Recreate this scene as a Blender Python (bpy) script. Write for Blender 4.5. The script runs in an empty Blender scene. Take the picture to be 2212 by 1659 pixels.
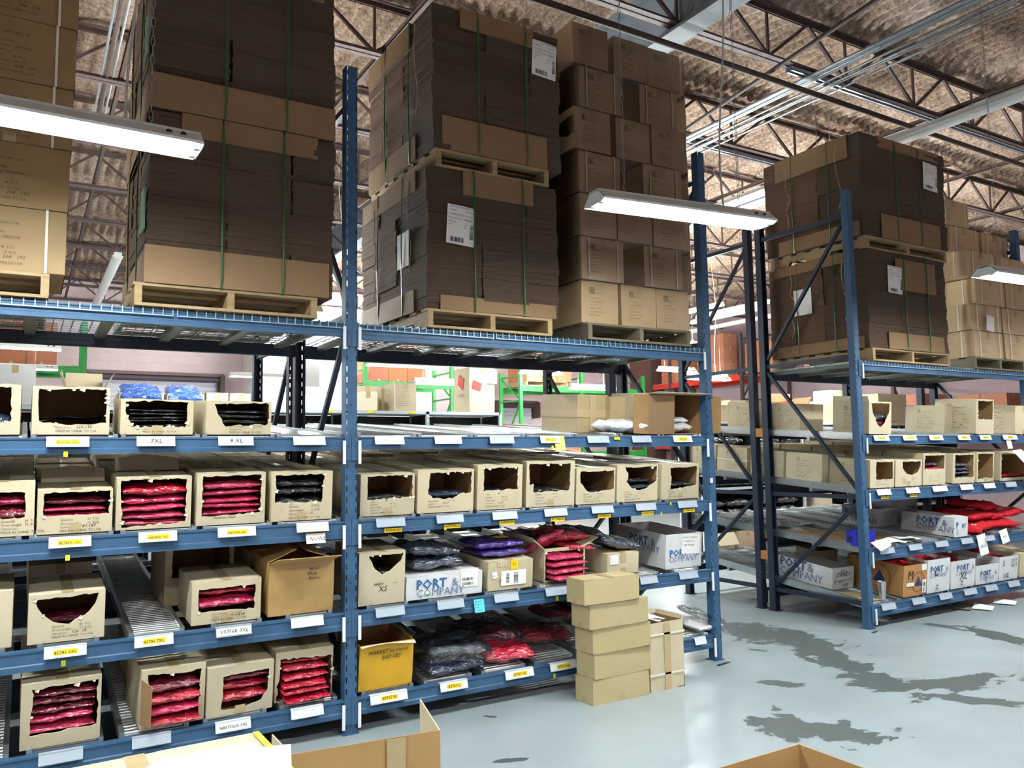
import bpy, bmesh, math, random
from mathutils import Vector, Matrix, noise
S = bpy.context.scene
COL = S.collection
W_, H_ = 2212, 1659
# ---------------------------------------------------------------- camera, world, exposure
CAM = Vector((-1.68244772, -4.75684143, 1.64999575))
YAW, PIT, ROL = math.radians(31.23411776), math.radians(5.00868154), math.radians(-0.90251929)
FPX = 1736.044205
fw = Vector((math.sin(YAW)*math.cos(PIT), math.cos(YAW)*math.cos(PIT), math.sin(PIT)))
rt = Vector((math.cos(YAW), -math.sin(YAW), 0)); up = rt.cross(fw)
ra = math.cos(ROL)*rt + math.sin(ROL)*up
ub = -math.sin(ROL)*rt + math.cos(ROL)*up
cd = bpy.data.cameras.new('camera'); co = bpy.data.objects.new('camera', cd); COL.objects.link(co)
cd.sensor_fit = 'HORIZONTAL'; cd.sensor_width = 36; cd.lens = FPX/W_*36; cd.clip_end = 200
co.matrix_world = Matrix(((ra.x, ub.x, -fw.x, CAM.x), (ra.y, ub.y, -fw.y, CAM.y), (ra.z, ub.z, -fw.z, CAM.z), (0, 0, 0, 1)))
S.camera = co
wd = bpy.data.worlds.new('world'); S.world = wd; wd.use_nodes = True
wd.node_tree.nodes['Background'].inputs[0].default_value = (0.8, 0.85, 1, 1)
wd.node_tree.nodes['Background'].inputs[1].default_value = 0.05
S.view_settings.view_transform = 'Standard'; S.view_settings.look = 'None'
S.view_settings.gamma = 1; S.view_settings.use_curve_mapping = False
S.view_settings.exposure = 1.98
TUBE = 18.0          # brightness of a fluorescent tube
try:
    S.cycles.max_bounces = 7; S.cycles.diffuse_bounces = 4; S.cycles.glossy_bounces = 3
    S.cycles.transmission_bounces = 4; S.cycles.transparent_max_bounces = 6
    S.cycles.caustics_reflective = False; S.cycles.caustics_refractive = False
    S.cycles.sample_clamp_indirect = 6; S.cycles.use_denoising = True
except Exception:
    pass

def P(px, py, X=None, Y=None, Z=None):
    """the world point seen at a place of the photograph, on a plane of the building"""
    d = ra*((px-W_/2)/FPX) - ub*((py-H_/2)/FPX) + fw
    t = (X-CAM.x)/d.x if X is not None else (Y-CAM.y)/d.y if Y is not None else (Z-CAM.z)/d.z
    return CAM + d*t

# ---------------------------------------------------------------- materials
def lin(c):
    return tuple(((v/255)/12.92 if v/255 <= 0.04045 else ((v/255+0.055)/1.055)**2.4) for v in c) + (1,)
MATS = {}
def M(name, col, rough=.6, metal=0, var=None, bump=None, coat=0, rnd=0, emit=0, coatr=.1, alpha=1, spec=.5, stretch=None, coords='Object', trans=0):
    m = bpy.data.materials.new(name); m.use_nodes = True; MATS[name] = m
    nt = m.node_tree; N = nt.nodes; L = nt.links; b = N['Principled BSDF']
    b.inputs['Base Color'].default_value = lin(col); b.inputs['Roughness'].default_value = rough
    b.inputs['Metallic'].default_value = metal; b.inputs['Specular IOR Level'].default_value = spec
    if coat: b.inputs['Coat IOR'].default_value = 1.5+coat*.45; b.inputs['Coat Weight'].default_value = coat; b.inputs['Coat Roughness'].default_value = coatr
    if emit:
        b.inputs['Emission Color'].default_value = (.94, 1, .97, 1); b.inputs['Emission Strength'].default_value = emit
    if alpha < 1: b.inputs['Alpha'].default_value = alpha
    if trans: b.inputs['Transmission Weight'].default_value = trans
    tc = N.new('ShaderNodeTexCoord'); src = tc.outputs[coords]
    if stretch:
        mp = N.new('ShaderNodeMapping'); mp.inputs['Scale'].default_value = stretch; L.new(src, mp.inputs[0]); src = mp.outputs[0]
    if var or rnd:
        h = N.new('ShaderNodeHueSaturation'); h.inputs['Color'].default_value = lin(col)
        val = None
        if var:
            n = N.new('ShaderNodeTexNoise'); n.inputs['Scale'].default_value = var[0]; n.inputs['Detail'].default_value = 5; L.new(src, n.inputs['Vector'])
            r = N.new('ShaderNodeMapRange'); r.inputs[1].default_value = .3; r.inputs[2].default_value = .7
            r.inputs[3].default_value = 1-var[1]; r.inputs[4].default_value = 1+var[1]*.6; L.new(n.outputs['Fac'], r.inputs[0]); val = r.outputs[0]
        if rnd:
            oi = N.new('ShaderNodeObjectInfo'); r2 = N.new('ShaderNodeMapRange')
            r2.inputs[3].default_value = 1-rnd; r2.inputs[4].default_value = 1+rnd; L.new(oi.outputs['Random'], r2.inputs[0])
            if val:
                mm = N.new('ShaderNodeMath'); mm.operation = 'MULTIPLY'; L.new(val, mm.inputs[0]); L.new(r2.outputs[0], mm.inputs[1]); val = mm.outputs[0]
            else: val = r2.outputs[0]
            r3 = N.new('ShaderNodeMapRange'); r3.inputs[3].default_value = 1+rnd*.6; r3.inputs[4].default_value = 1-rnd*.6
            fr = N.new('ShaderNodeMath'); fr.operation = 'MULTIPLY'; fr.inputs[1].default_value = 7.31
            fr2 = N.new('ShaderNodeMath'); fr2.operation = 'FRACT'
            L.new(oi.outputs['Random'], fr.inputs[0]); L.new(fr.outputs[0], fr2.inputs[0]); L.new(fr2.outputs[0], r3.inputs[0]); L.new(r3.outputs[0], h.inputs['Saturation'])
        L.new(val, h.inputs['Value']); L.new(h.outputs[0], b.inputs['Base Color'])
    if bump:
        n = N.new('ShaderNodeTexNoise'); n.inputs['Scale'].default_value = bump[0]; n.inputs['Detail'].default_value = 3
        if len(bump) > 3: n.inputs['Distortion'].default_value = bump[3]
        L.new(src, n.inputs['Vector'])
        bp = N.new('ShaderNodeBump'); bp.inputs['Strength'].default_value = bump[1]; bp.inputs['Distance'].default_value = bump[2]
        L.new(n.outputs['Fac'], bp.inputs['Height']); L.new(bp.outputs[0], b.inputs['Normal'])
        if coat: L.new(bp.outputs[0], b.inputs['Coat Normal'])
    return m

CB = M('cardboard', (202, 189, 160), .75, var=(5, .08), bump=(90, .15, .002), rnd=.09)
CBP = M('cardboard_pale_edge', (226, 214, 188), .8, bump=(60, .4, .003))
CBI = M('cardboard_inside', (158, 124, 82), .85, var=(6, .1))
CBR = M('cardboard_reddish', (176, 112, 82), .8, var=(4, .1), rnd=.12)
CBN = M('cardboard_fresh', (187, 171, 128), .7, var=(3, .05), bump=(120, .1, .001), rnd=.03)
CBB = M('cardboard_cover_board', (138, 110, 80), .8, var=(4, .08), bump=(60, .2, .002))
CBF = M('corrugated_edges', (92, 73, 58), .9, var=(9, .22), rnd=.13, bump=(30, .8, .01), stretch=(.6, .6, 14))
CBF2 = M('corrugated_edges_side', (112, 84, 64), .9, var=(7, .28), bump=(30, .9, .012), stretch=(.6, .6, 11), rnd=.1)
WHB = M('white_carton_board', (222, 224, 226), .55, var=(4, .05), bump=(40, .1, .002))
WHI = M('white_carton_inside', (196, 194, 192), .7, var=(4, .08))
YEL = M('yellow_carton_board', (214, 164, 12), .55, var=(6, .12), bump=(14, .3, .006), coat=.3, coatr=.3)
BRB = M('brown_printed_carton', (184, 136, 82), .7, var=(4, .06))
TAPE = M('packing_tape', (190, 170, 130), .25, spec=.5, var=(20, .06), bump=(25, .3, .002))
TAPEC = M('clear_packing_tape', (206, 184, 146), .12, spec=.8, bump=(22, .5, .003))
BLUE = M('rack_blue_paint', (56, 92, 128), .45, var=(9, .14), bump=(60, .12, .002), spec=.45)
BLUD = M('rack_blue_paint_shaded', (34, 46, 66), .5, var=(7, .15), spec=.4)  # rack blue darkened, painting in shade on the unlit rear posts and braces
GREEN = M('rack_green_paint', (24, 132, 52), .45, var=(6, .12))
RED = M('rack_orange_red_paint', (204, 52, 36), .5, var=(6, .1))
DKST = M('dark_uprights_paint', (66, 58, 58), .6, var=(6, .2))
GALV = M('galvanised_steel', (196, 202, 206), .3, metal=.85, var=(30, .12), bump=(40, .1, .001))
ROLL = M('steel_rollers', (205, 208, 210), .28, metal=.9, var=(40, .1))
WIRE = M('deck_wire', (150, 176, 190), .4, metal=.35, var=(20, .1))
CLIP = M('white_edge_strip', (238, 243, 246), .35)
HOLD = M('label_holder_plastic', (226, 232, 238), .3, spec=.6)
HOLG = M('clear_label_holder_plastic', (178, 190, 204), .25, spec=.6)
PAP = M('white_paper', (243, 243, 240), .7, bump=(9, .12, .004))
STY = M('yellow_sticker', (244, 208, 22), .5)
STF = M('bright_yellow_tag', (232, 226, 20), .5)
STB = M('cyan_sticky_note', (96, 206, 222), .6)
INK = M('black_ink', (46, 40, 36), .6)
INKF = M('faded_print', (80, 63, 45), .8)
INKG = M('grey_print', (100, 96, 92), .8)
MARK = M('marker_ink', (38, 30, 28), .5)
PCB = M('blue_print', (52, 96, 160), .6)
PCG = M('slate_print', (104, 122, 158), .6)
NAVYI = M('navy_print', (40, 56, 118), .6)
MAROI = M('maroon_print', (140, 66, 60), .6)
REDI = M('red_print', (206, 70, 62), .6)
GRNI = M('green_print', (40, 170, 110), .6)
WOOD = M('pallet_wood', (164, 140, 104), .8, var=(5, .2), bump=(20, .5, .004), stretch=(1, 6, 6), rnd=.08)
WOODG = M('grey_pallet_wood', (122, 112, 92), .85, var=(5, .2), bump=(20, .5, .004), rnd=.06)
WOODO = M('wood_block', (196, 132, 74), .8, var=(8, .2))
STRG = M('green_strap', (34, 104, 50), .35, spec=.6)
STRW = M('white_strap', (232, 226, 212), .5)
STRY = M('twine', (196, 178, 140), .7)
FIX = M('fixture_white_enamel', (228, 232, 230), .4)
TUB = M('lit_fluorescent_tube', (255, 255, 255), .3, emit=TUBE)
UPT = M('added_uplight_glow', (255, 255, 255), .3, emit=250)
SOCK = M('lamp_socket', (214, 214, 206), .5)
BLKP = M('black_steel', (26, 28, 32), .45)
CHAIN = M('zinc_chain', (150, 150, 148), .35, metal=.8)
CORD = M('pale_cord', (196, 192, 184), .6)
JOIST = M('joist_primer', (104, 88, 88), .55, metal=.2, var=(10, .25))
JOISTD = M('joist_web_primer', (84, 66, 60), .65, var=(10, .25))
GIRD = M('girder_grey_paint', (132, 140, 150), .55, var=(6, .12))
CONDU = M('conduit_steel', (176, 182, 188), .32, metal=.7, var=(12, .15))
PIPE = M('sprinkler_pipe', (78, 62, 56), .6, var=(10, .3))
WHST = M('white_shelf_steel', (198, 208, 216), .45)
BLKB = M('black_shelf_back', (20, 21, 24), .5)
def cloth(name, c, k=1.0):
    return M(name, c, .5, bump=(5, .9, .032*k, 1.4), coat=1, coatr=.1, var=(7, .2), spec=.4, rnd=.05, stretch=(1, 1.2, .35))
GAR = {'pink': cloth('pink_garment', (214, 58, 102)), 'red': cloth('red_garment', (198, 30, 60)), 'maroon': cloth('maroon_garment', (122, 18, 44)),
       'black': cloth('black_garment', (28, 28, 34), 1.2), 'navy': cloth('navy_garment', (44, 54, 78)), 'purple': cloth('purple_garment', (66, 26, 140)),
       'blue': cloth('blue_garment', (48, 100, 196)), 'royal': cloth('royal_blue_garment', (70, 84, 160)), 'white': M('white_garment', (236, 236, 238), .6, bump=(7, .5, .012, 1), coat=.25, coatr=.2),
       'grey': cloth('grey_garment', (92, 98, 112))}
SHIRT = M('red_jersey', (200, 14, 34), .85, bump=(10, .7, .02), var=(6, .15))
DKCL = M('dark_slate_cloth', (52, 58, 74), .8, bump=(12, .6, .01), var=(6, .15))
def filmmat(name, col, amt, rough, sc, dist, tint=(250, 250, 250)):
    m = bpy.data.materials.new(name); m.use_nodes = True; nt = m.node_tree; N = nt.nodes; L = nt.links; N.remove(N['Principled BSDF']); out = N['Material Output']
    tr = N.new('ShaderNodeBsdfTransparent'); tr.inputs[0].default_value = lin(tint); gl = N.new('ShaderNodeBsdfGlossy'); gl.inputs[0].default_value = lin(col); gl.inputs['Roughness'].default_value = rough
    tc = N.new('ShaderNodeTexCoord'); n = N.new('ShaderNodeTexNoise'); n.inputs['Scale'].default_value = sc; n.inputs['Detail'].default_value = 3; n.inputs['Distortion'].default_value = .8; L.new(tc.outputs['Object'], n.inputs['Vector'])
    bp = N.new('ShaderNodeBump'); bp.inputs['Strength'].default_value = 1; bp.inputs['Distance'].default_value = dist; L.new(n.outputs['Fac'], bp.inputs['Height']); L.new(bp.outputs[0], gl.inputs['Normal'])
    fr = N.new('ShaderNodeFresnel'); fr.inputs[0].default_value = 1.45; L.new(bp.outputs[0], fr.inputs['Normal']); ad = N.new('ShaderNodeMath'); ad.operation = 'MULTIPLY_ADD'; ad.inputs[1].default_value = 1.2; ad.inputs[2].default_value = amt; ad.use_clamp = True; L.new(fr.outputs[0], ad.inputs[0])
    mx = N.new('ShaderNodeMixShader'); L.new(ad.outputs[0], mx.inputs[0]); L.new(tr.outputs[0], mx.inputs[1]); L.new(gl.outputs[0], mx.inputs[2]); L.new(mx.outputs[0], out.inputs[0]); return m
FILM = filmmat('clear_poly_film', (240, 244, 248), .03, .07, 9, .014); WRAP = filmmat('stretch_film', (236, 232, 228), .012, .12, 6, .006)
COOL = M('royal_blue_lunch_bag', (32, 34, 190), .6, bump=(60, .3, .002))
STEEL = M('brushed_tumbler_steel', (206, 206, 204), .22, metal=1, bump=(60, .05, .001))
ORNG = M('orange_cloth', (220, 110, 40), .7)
CBO = M('cardboard_sheet', (176, 142, 96), .85, var=(3, .12))

# ---------------------------------------------------------------- mesh building
class MB:
    def __init__(s): s.v = []; s.f = []; s.m = []; s.sm = []; s.T = Matrix.Identity(4)
    def add(s, vs, fs, mi=0, smooth=False):
        o = len(s.v); s.v += [tuple(s.T @ Vector(p)) for p in vs]
        s.f += [tuple(i+o for i in f) for f in fs]; s.m += [mi]*len(fs); s.sm += [smooth]*len(fs)
    def box(s, x0, y0, z0, x1, y1, z1, mi=0):
        s.add([(x0, y0, z0), (x1, y0, z0), (x1, y1, z0), (x0, y1, z0), (x0, y0, z1), (x1, y0, z1), (x1, y1, z1), (x0, y1, z1)],
              [(0, 3, 2, 1), (4, 5, 6, 7), (0, 1, 5, 4), (1, 2, 6, 5), (2, 3, 7, 6), (3, 0, 4, 7)], mi)
    def bar(s, p, q, w, h, upv=(0, 0, 1), mi=0):
        p, q = Vector(p), Vector(q); d = (q-p).normalized(); u = Vector(upv)
        if abs(d.dot(u)) > .98: u = Vector((0, 1, 0))
        r = d.cross(u).normalized(); u = r.cross(d)
        c = [p+r*a*w/2+u*b*h/2 for a, b in ((-1, -1), (1, -1), (1, 1), (-1, 1))] + [q+r*a*w/2+u*b*h/2 for a, b in ((-1, -1), (1, -1), (1, 1), (-1, 1))]
        s.add(c, [(0, 1, 2, 3), (7, 6, 5, 4), (0, 4, 5, 1), (1, 5, 6, 2), (2, 6, 7, 3), (3, 7, 4, 0)], mi)
    def tube(s, pts, r, n=8, mi=0, caps=True, smooth=True):
        pts = [Vector(p) for p in pts]; vs = []; fs = []
        for i, p in enumerate(pts):
            d = (pts[min(i+1, len(pts)-1)]-pts[max(i-1, 0)]).normalized()
            u = Vector((0, 0, 1)) if abs(d.z) < .9 else Vector((0, 1, 0)); a = d.cross(u).normalized(); b = a.cross(d)
            rr = r[i] if isinstance(r, (list, tuple)) else r
            vs += [p+(a*math.cos(t)+b*math.sin(t))*rr for t in [2*math.pi*k/n for k in range(n)]]
        for i in range(len(pts)-1):
            fs += [(i*n+k, i*n+(k+1) % n, (i+1)*n+(k+1) % n, (i+1)*n+k) for k in range(n)]
        s.add(vs, fs, mi, smooth)
        if caps: s.add(vs[:n], [tuple(range(n))[::-1]], mi); s.add(vs[-n:], [tuple(range(n))], mi)
    def quad(s, a, b, c, d, mi=0): s.add([a, b, c, d], [(0, 1, 2, 3)], mi)
    def slab(s, pts, nrm, t, mi=0):
        """a flat panel (convex outline) with thickness t along nrm"""
        n = Vector(nrm).normalized()*t; k = len(pts); vs = [Vector(p) for p in pts]; vs += [p+n for p in vs]
        s.add(vs, [tuple(range(k))[::-1], tuple(range(k, 2*k))] + [(i, (i+1) % k, k+(i+1) % k, k+i) for i in range(k)], mi)
    def sheet(s, fn, nu, nv, mi=0, smooth=True):
        vs = [fn(i/nu, j/nv) for j in range(nv+1) for i in range(nu+1)]
        s.add(vs, [(j*(nu+1)+i, j*(nu+1)+i+1, (j+1)*(nu+1)+i+1, (j+1)*(nu+1)+i) for j in range(nv) for i in range(nu)], mi, smooth)
    def text(s, txt, org, xd, yd, size, mi=0, shear=0, bold=0):
        vs, fs = text_data(txt, bold); xd = Vector(xd).normalized()*size; yd = Vector(yd).normalized()*size; o = Vector(org)
        s.add([o+xd*(x+shear*y)+yd*y for x, y in vs], fs, mi)
    def mesh(s, name, mats):
        me = bpy.data.meshes.new(name); me.from_pydata(s.v, [], s.f)
        for m in (mats if isinstance(mats, (list, tuple)) else [mats]): me.materials.append(m)
        me.polygons.foreach_set('material_index', s.m); me.polygons.foreach_set('use_smooth', s.sm); me.update()
        return me
    def build(s, name, mats, parent=None, loc=(0, 0, 0), label=None):
        return obj(name, s.mesh(name, mats), parent, loc, label)
TXT = {}
def text_data(txt, bold=0):
    k = (txt, bold)
    if k not in TXT:
        c = bpy.data.curves.new('txt', 'FONT'); c.body = txt; c.size = 1; c.resolution_u = 1; c.offset = bold
        o = bpy.data.objects.new('txt', c); me = o.to_mesh()
        TXT[k] = ([(v.co.x, v.co.y) for v in me.vertices], [tuple(p.vertices) for p in me.polygons])
        o.to_mesh_clear(); bpy.data.objects.remove(o); bpy.data.curves.remove(c)
    return TXT[k]
def obj(name, me, parent=None, loc=(0, 0, 0), label=None):
    o = bpy.data.objects.new(name, me); COL.objects.link(o); o.location = loc
    if parent: o.parent = parent
    if label: o['label'] = label
    return o
def tag(o, label, cat, group=None, kind=None):
    o['label'] = label; o['category'] = cat
    if group: o['group'] = group
    if kind: o['kind'] = kind
    return o
def empty(name, loc, rot=(0, 0, 0)):
    o = bpy.data.objects.new(name, None); COL.objects.link(o); o.location = loc; o.rotation_euler = rot; o.empty_display_size = .1
    return o
def struct(o, label=None, cat='structure'):
    o['kind'] = 'structure'; o['label'] = label or o.name.replace('_', ' '); o['category'] = cat
    return o
def dup(root, loc, rot=None, label=None, group=None):
    r = root.copy(); COL.objects.link(r); r.location = loc
    if rot is not None: r.rotation_euler = rot
    if label: r['label'] = label
    if group: r['group'] = group
    for ch in list(root.children):
        c = ch.copy(); COL.objects.link(c); c.parent = r
        for g in list(ch.children):
            d = g.copy(); COL.objects.link(d); d.parent = c
    return r
def jit(a): return random.uniform(-a, a)
ORD = ['first', 'second', 'third', 'fourth', 'fifth', 'sixth', 'seventh', 'eighth', 'ninth', 'tenth']
random.seed(7)
# ---------------------------------------------------------------- setting: floor with worn patches
XW0, XW1, YW0, YW1 = -9.0, 17.0, -7.6, 17.2
ZC, ZT = 5.48, 6.02          # joist bottom and top
def floor_mat():
    m = M('worn_grey_epoxy_floor', (178, 192, 198), .3, bump=(3, .05, .01))
    nt = m.node_tree; N = nt.nodes; L = nt.links; b = N['Principled BSDF']
    tc = N.new('ShaderNodeTexCoord')
    nz = N.new('ShaderNodeTexNoise'); nz.inputs['Scale'].default_value = 4.2; nz.inputs['Detail'].default_value = 7; nz.inputs['Roughness'].default_value = .62
    nz.inputs['Distortion'].default_value = .5
    mp = N.new('ShaderNodeMapping'); mp.inputs['Scale'].default_value = (1, 1.5, 1); L.new(tc.outputs['Object'], mp.inputs[0]); L.new(mp.outputs[0], nz.inputs['Vector'])
    cur = None
    def world(px, py): p = P(px, py, Z=0); return p.x, p.y
    blobs = []
    for (ax, ay), (bx, by), w in (((1575, 1352), (1730, 1385), .3), ((1730, 1385), (1800, 1425), .17), ((1770, 1418), (1870, 1452), .16), ((1850, 1462), (1960, 1490), .17),
                                  ((1930, 1488), (2120, 1470), .14), ((2000, 1500), (2195, 1522), .09), ((1660, 1475), (1706, 1478), .07), ((1670, 1572), (1850, 1585), .17), ((1700, 1548), (1800, 1600), .08),
                                  ((2010, 1348), (2080, 1360), .07), ((2110, 1362), (2212, 1388), .12), ((1080, 1645), (1130, 1640), .03), ((1475, 1310), (1500, 1314), .05),
                                  ((1620, 1402), (1660, 1408), .03), ((1050, 1547), (1070, 1549), .015), ((1540, 1345), (1600, 1352), .06)):
        x0, y0 = world(ax, ay); x1, y1 = world(bx, by)
        blobs.append(((x0+x1)/2, (y0+y1)/2, math.hypot(x1-x0, y1-y0)/2+w, w, math.atan2(y1-y0, x1-x0)))
    for cx, cy, rx, ry, an in blobs:
        mp = N.new('ShaderNodeMapping'); mp.vector_type = 'TEXTURE'; mp.inputs['Location'].default_value = (cx, cy, 0); mp.inputs['Rotation'].default_value = (0, 0, an)
        mp.inputs['Scale'].default_value = (rx, ry, 1); L.new(tc.outputs['Object'], mp.inputs[0])
        ln = N.new('ShaderNodeVectorMath'); ln.operation = 'LENGTH'; L.new(mp.outputs[0], ln.inputs[0])
        if cur is None: cur = ln.outputs['Value']
        else:
            mn = N.new('ShaderNodeMath'); mn.operation = 'MINIMUM'; L.new(cur, mn.inputs[0]); L.new(ln.outputs['Value'], mn.inputs[1]); cur = mn.outputs[0]
    ad = N.new('ShaderNodeMath'); ad.operation = 'MULTIPLY_ADD'; L.new(nz.outputs['Fac'], ad.inputs[0]); ad.inputs[1].default_value = 3.6; L.new(cur, ad.inputs[2])
    st = N.new('ShaderNodeMapRange'); st.inputs[1].default_value = 2.86; st.inputs[2].default_value = 2.80; L.new(ad.outputs[0], st.inputs[0])
    n2 = N.new('ShaderNodeTexNoise'); n2.inputs['Scale'].default_value = 1.1; n2.inputs['Detail'].default_value = 4; L.new(tc.outputs['Object'], n2.inputs['Vector'])
    cr = N.new('ShaderNodeValToRGB'); cr.color_ramp.elements[0].position = .35; cr.color_ramp.elements[1].position = .7
    cr.color_ramp.elements[0].color = lin((148, 158, 164)); cr.color_ramp.elements[1].color = lin((160, 172, 178)); L.new(n2.outputs['Fac'], cr.inputs[0])
    mx = N.new('ShaderNodeMix'); mx.data_type = 'RGBA'; L.new(st.outputs[0], mx.inputs[0]); L.new(cr.outputs[0], mx.inputs[6]); mx.inputs[7].default_value = lin((76, 85, 86))
    L.new(mx.outputs[2], b.inputs['Base Color'])
    r = N.new('ShaderNodeMapRange'); r.inputs[3].default_value = .27; r.inputs[4].default_value = .5; L.new(st.outputs[0], r.inputs[0]); L.new(r.outputs[0], b.inputs['Roughness'])
    return m
b = MB(); b.box(XW0, YW0, -.1, XW1, YW1, 0)
struct(b.build('floor', floor_mat()), 'glossy grey painted concrete floor with worn dark patches', 'floor')

# ---------------------------------------------------------------- walls
def block_mat(name, c):
    m = M(name, c, .7)
    nt = m.node_tree; N = nt.nodes; L = nt.links; b = N['Principled BSDF']
    tc = N.new('ShaderNodeTexCoord'); sx = N.new('ShaderNodeSeparateXYZ'); L.new(tc.outputs['Object'], sx.inputs[0])
    ad = N.new('ShaderNodeMath'); L.new(sx.outputs[0], ad.inputs[0]); L.new(sx.outputs[1], ad.inputs[1])
    cx = N.new('ShaderNodeCombineXYZ'); L.new(ad.outputs[0], cx.inputs[0]); L.new(sx.outputs[2], cx.inputs[1])
    bt = N.new('ShaderNodeTexBrick'); bt.inputs['Scale'].default_value = 1; bt.inputs['Brick Width'].default_value = .41; bt.inputs['Row Height'].default_value = .205
    bt.inputs['Mortar Size'].default_value = .006; L.new(cx.outputs[0], bt.inputs['Vector'])
    bt.inputs['Color1'].default_value = lin(c); bt.inputs['Color2'].default_value = lin(tuple(v*.975 for v in c)); bt.inputs['Mortar'].default_value = lin(tuple(v*.93 for v in c))
    L.new(bt.outputs['Color'], b.inputs['Base Color'])
    return m
WALLM = block_mat('painted_block_pinkish', (222, 198, 200))
WALLW = block_mat('painted_block_white_glare', (240, 238, 238))
WALLD = block_mat('bare_brick_red_brown', (122, 84, 76))
WALLG = block_mat('painted_block_mauve_grey', (186, 166, 174))
def wall(name, x0, y0, x1, y1, mat, z1=6.6, label=None):
    b = MB(); b.box(x0, y0, 0, x1, y1, z1); return struct(b.build(name, mat), label, 'wall')
wall('wall_back', XW0, YW1, XW1, YW1+.2, WALLM, label='pinkish painted block wall at the far end of the warehouse')
wall('wall_right', XW1, YW0, XW1+.2, YW1, WALLG, label='mauve grey painted wall behind the orange-red rack')
wall('wall_left', XW0-.2, YW0, XW0, YW1, WALLM, label='pinkish painted side wall behind the camera')
wall('wall_front', XW0, YW0-.2, XW1, YW0, WALLM, label='pinkish painted wall at the back of the viewer')
b = MB(); b.box(XW1-.5, YW1-1.2, 0, XW1, YW1, 6); struct(b.build('wall_corner', WALLD), 'bare brown brick pier in the far corner', 'wall')
b = MB(); b.box(3.25, 15.3, 0, 7.9, YW1, 5.9); struct(b.build('wall_glare', WALLW), 'added white wall block painting in the glare at the back', 'wall')  # white block added to stand in for the overexposed back wall
b = MB(); p = P(655, 835, Y=15.3); q = P(690, 780, Y=15.3)
b.box(p.x, 15.27, p.z, q.x, 15.3, q.z); b.box(p.x-.3, 15.24, p.z-.12, q.x+.35, 15.3, p.z, 1)
w = struct(b.build('window_1', [M('dark_window_glass', (118, 116, 118), .15), M('window_ledge', (196, 178, 150), .6)]), 'small grey window with a ledge in the white wall', 'window')
# roll-up doors on the back wall
def rollup(n, x0, x1, z1, label):
    b = MB(); k = 0; z = 0
    while z < z1-.2:
        b.quad((x0, YW1-.12, z), (x1, YW1-.12, z), (x1, YW1-.07, z+.05), (x0, YW1-.07, z+.05)); b.quad((x0, YW1-.07, z+.05), (x1, YW1-.07, z+.05), (x1, YW1-.12, z+.13), (x0, YW1-.12, z+.13)); z += .13
    o = b.build('door_%d' % n, M('roll_door_slats', (208, 206, 216), .45, metal=.2))
    b = MB(); b.tube([(x0-.1, YW1-.2, z1-.1), (x1+.1, YW1-.2, z1-.1)], .08, 16); b.build('door_drum', M('dark_purple_steel', (76, 58, 70), .5), o)
    b = MB(); b.box(x0-.15, YW1-.3, z1-.03, x1+.15, YW1, z1+.05); b.build('door_hood', JOIST, o)
    b = MB(); b.box(x0-.15, YW1-.4, z1-.5, x0-.05, YW1, z1); b.box(x1+.05, YW1-.4, z1-.5, x1+.15, YW1, z1); b.build('door_bracket', JOISTD, o)
    return struct(o, label, 'door')
p = P(195, 803, Y=YW1-.2); q = P(470, 810, Y=YW1-.2)
rollup(1, p.x, q.x, p.z, 'slatted roll-up door with a dark drum in the pinkish wall')
p = P(1080, 868, Y=YW1-.2); q = P(1140, 870, Y=YW1-.2)
rollup(2, max(p.x, 8.0), q.x+.2, p.z, 'smaller roll-up door behind the green rack')

# ---------------------------------------------------------------- ceiling: foam-sprayed steel deck
def foam_mat():
    m = M('brown_sprayed_foam', (182, 148, 120), .95)
    nt = m.node_tree; N = nt.nodes; L = nt.links; b = N['Principled BSDF']
    tc = N.new('ShaderNodeTexCoord')
    n1 = N.new('ShaderNodeTexNoise'); n1.inputs['Scale'].default_value = 22; n1.inputs['Detail'].default_value = 8; n1.inputs['Roughness'].default_value = .75; L.new(tc.outputs['Object'], n1.inputs['Vector'])
    n2 = N.new('ShaderNodeTexNoise'); n2.inputs['Scale'].default_value = .9; n2.inputs['Detail'].default_value = 4; L.new(tc.outputs['Object'], n2.inputs['Vector'])
    ad = N.new('ShaderNodeMath'); ad.operation = 'MULTIPLY_ADD'; L.new(n1.outputs['Fac'], ad.inputs[0]); ad.inputs[1].default_value = .7
    a2 = N.new('ShaderNodeMath'); a2.operation = 'MULTIPLY'; a2.inputs[1].default_value = .3; L.new(n2.outputs['Fac'], a2.inputs[0]); L.new(a2.outputs[0], ad.inputs[2])
    cr = N.new('ShaderNodeValToRGB'); e = cr.color_ramp.elements; e[0].position = .36; e[1].position = .64
    e[0].color = lin((92, 66, 48)); e[1].color = lin((246, 224, 208)); x = e.new(.5); x.color = lin((190, 160, 138)); L.new(ad.outputs[0], cr.inputs[0]); L.new(cr.outputs[0], b.inputs['Base Color'])
    bp = N.new('ShaderNodeBump'); bp.inputs['Strength'].default_value = 1; bp.inputs['Distance'].default_value = .05; L.new(n1.outputs['Fac'], bp.inputs['Height']); L.new(bp.outputs[0], b.inputs['Normal'])
    return m
JY = [.40+1.83*k for k in range(-4, 10)]
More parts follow.
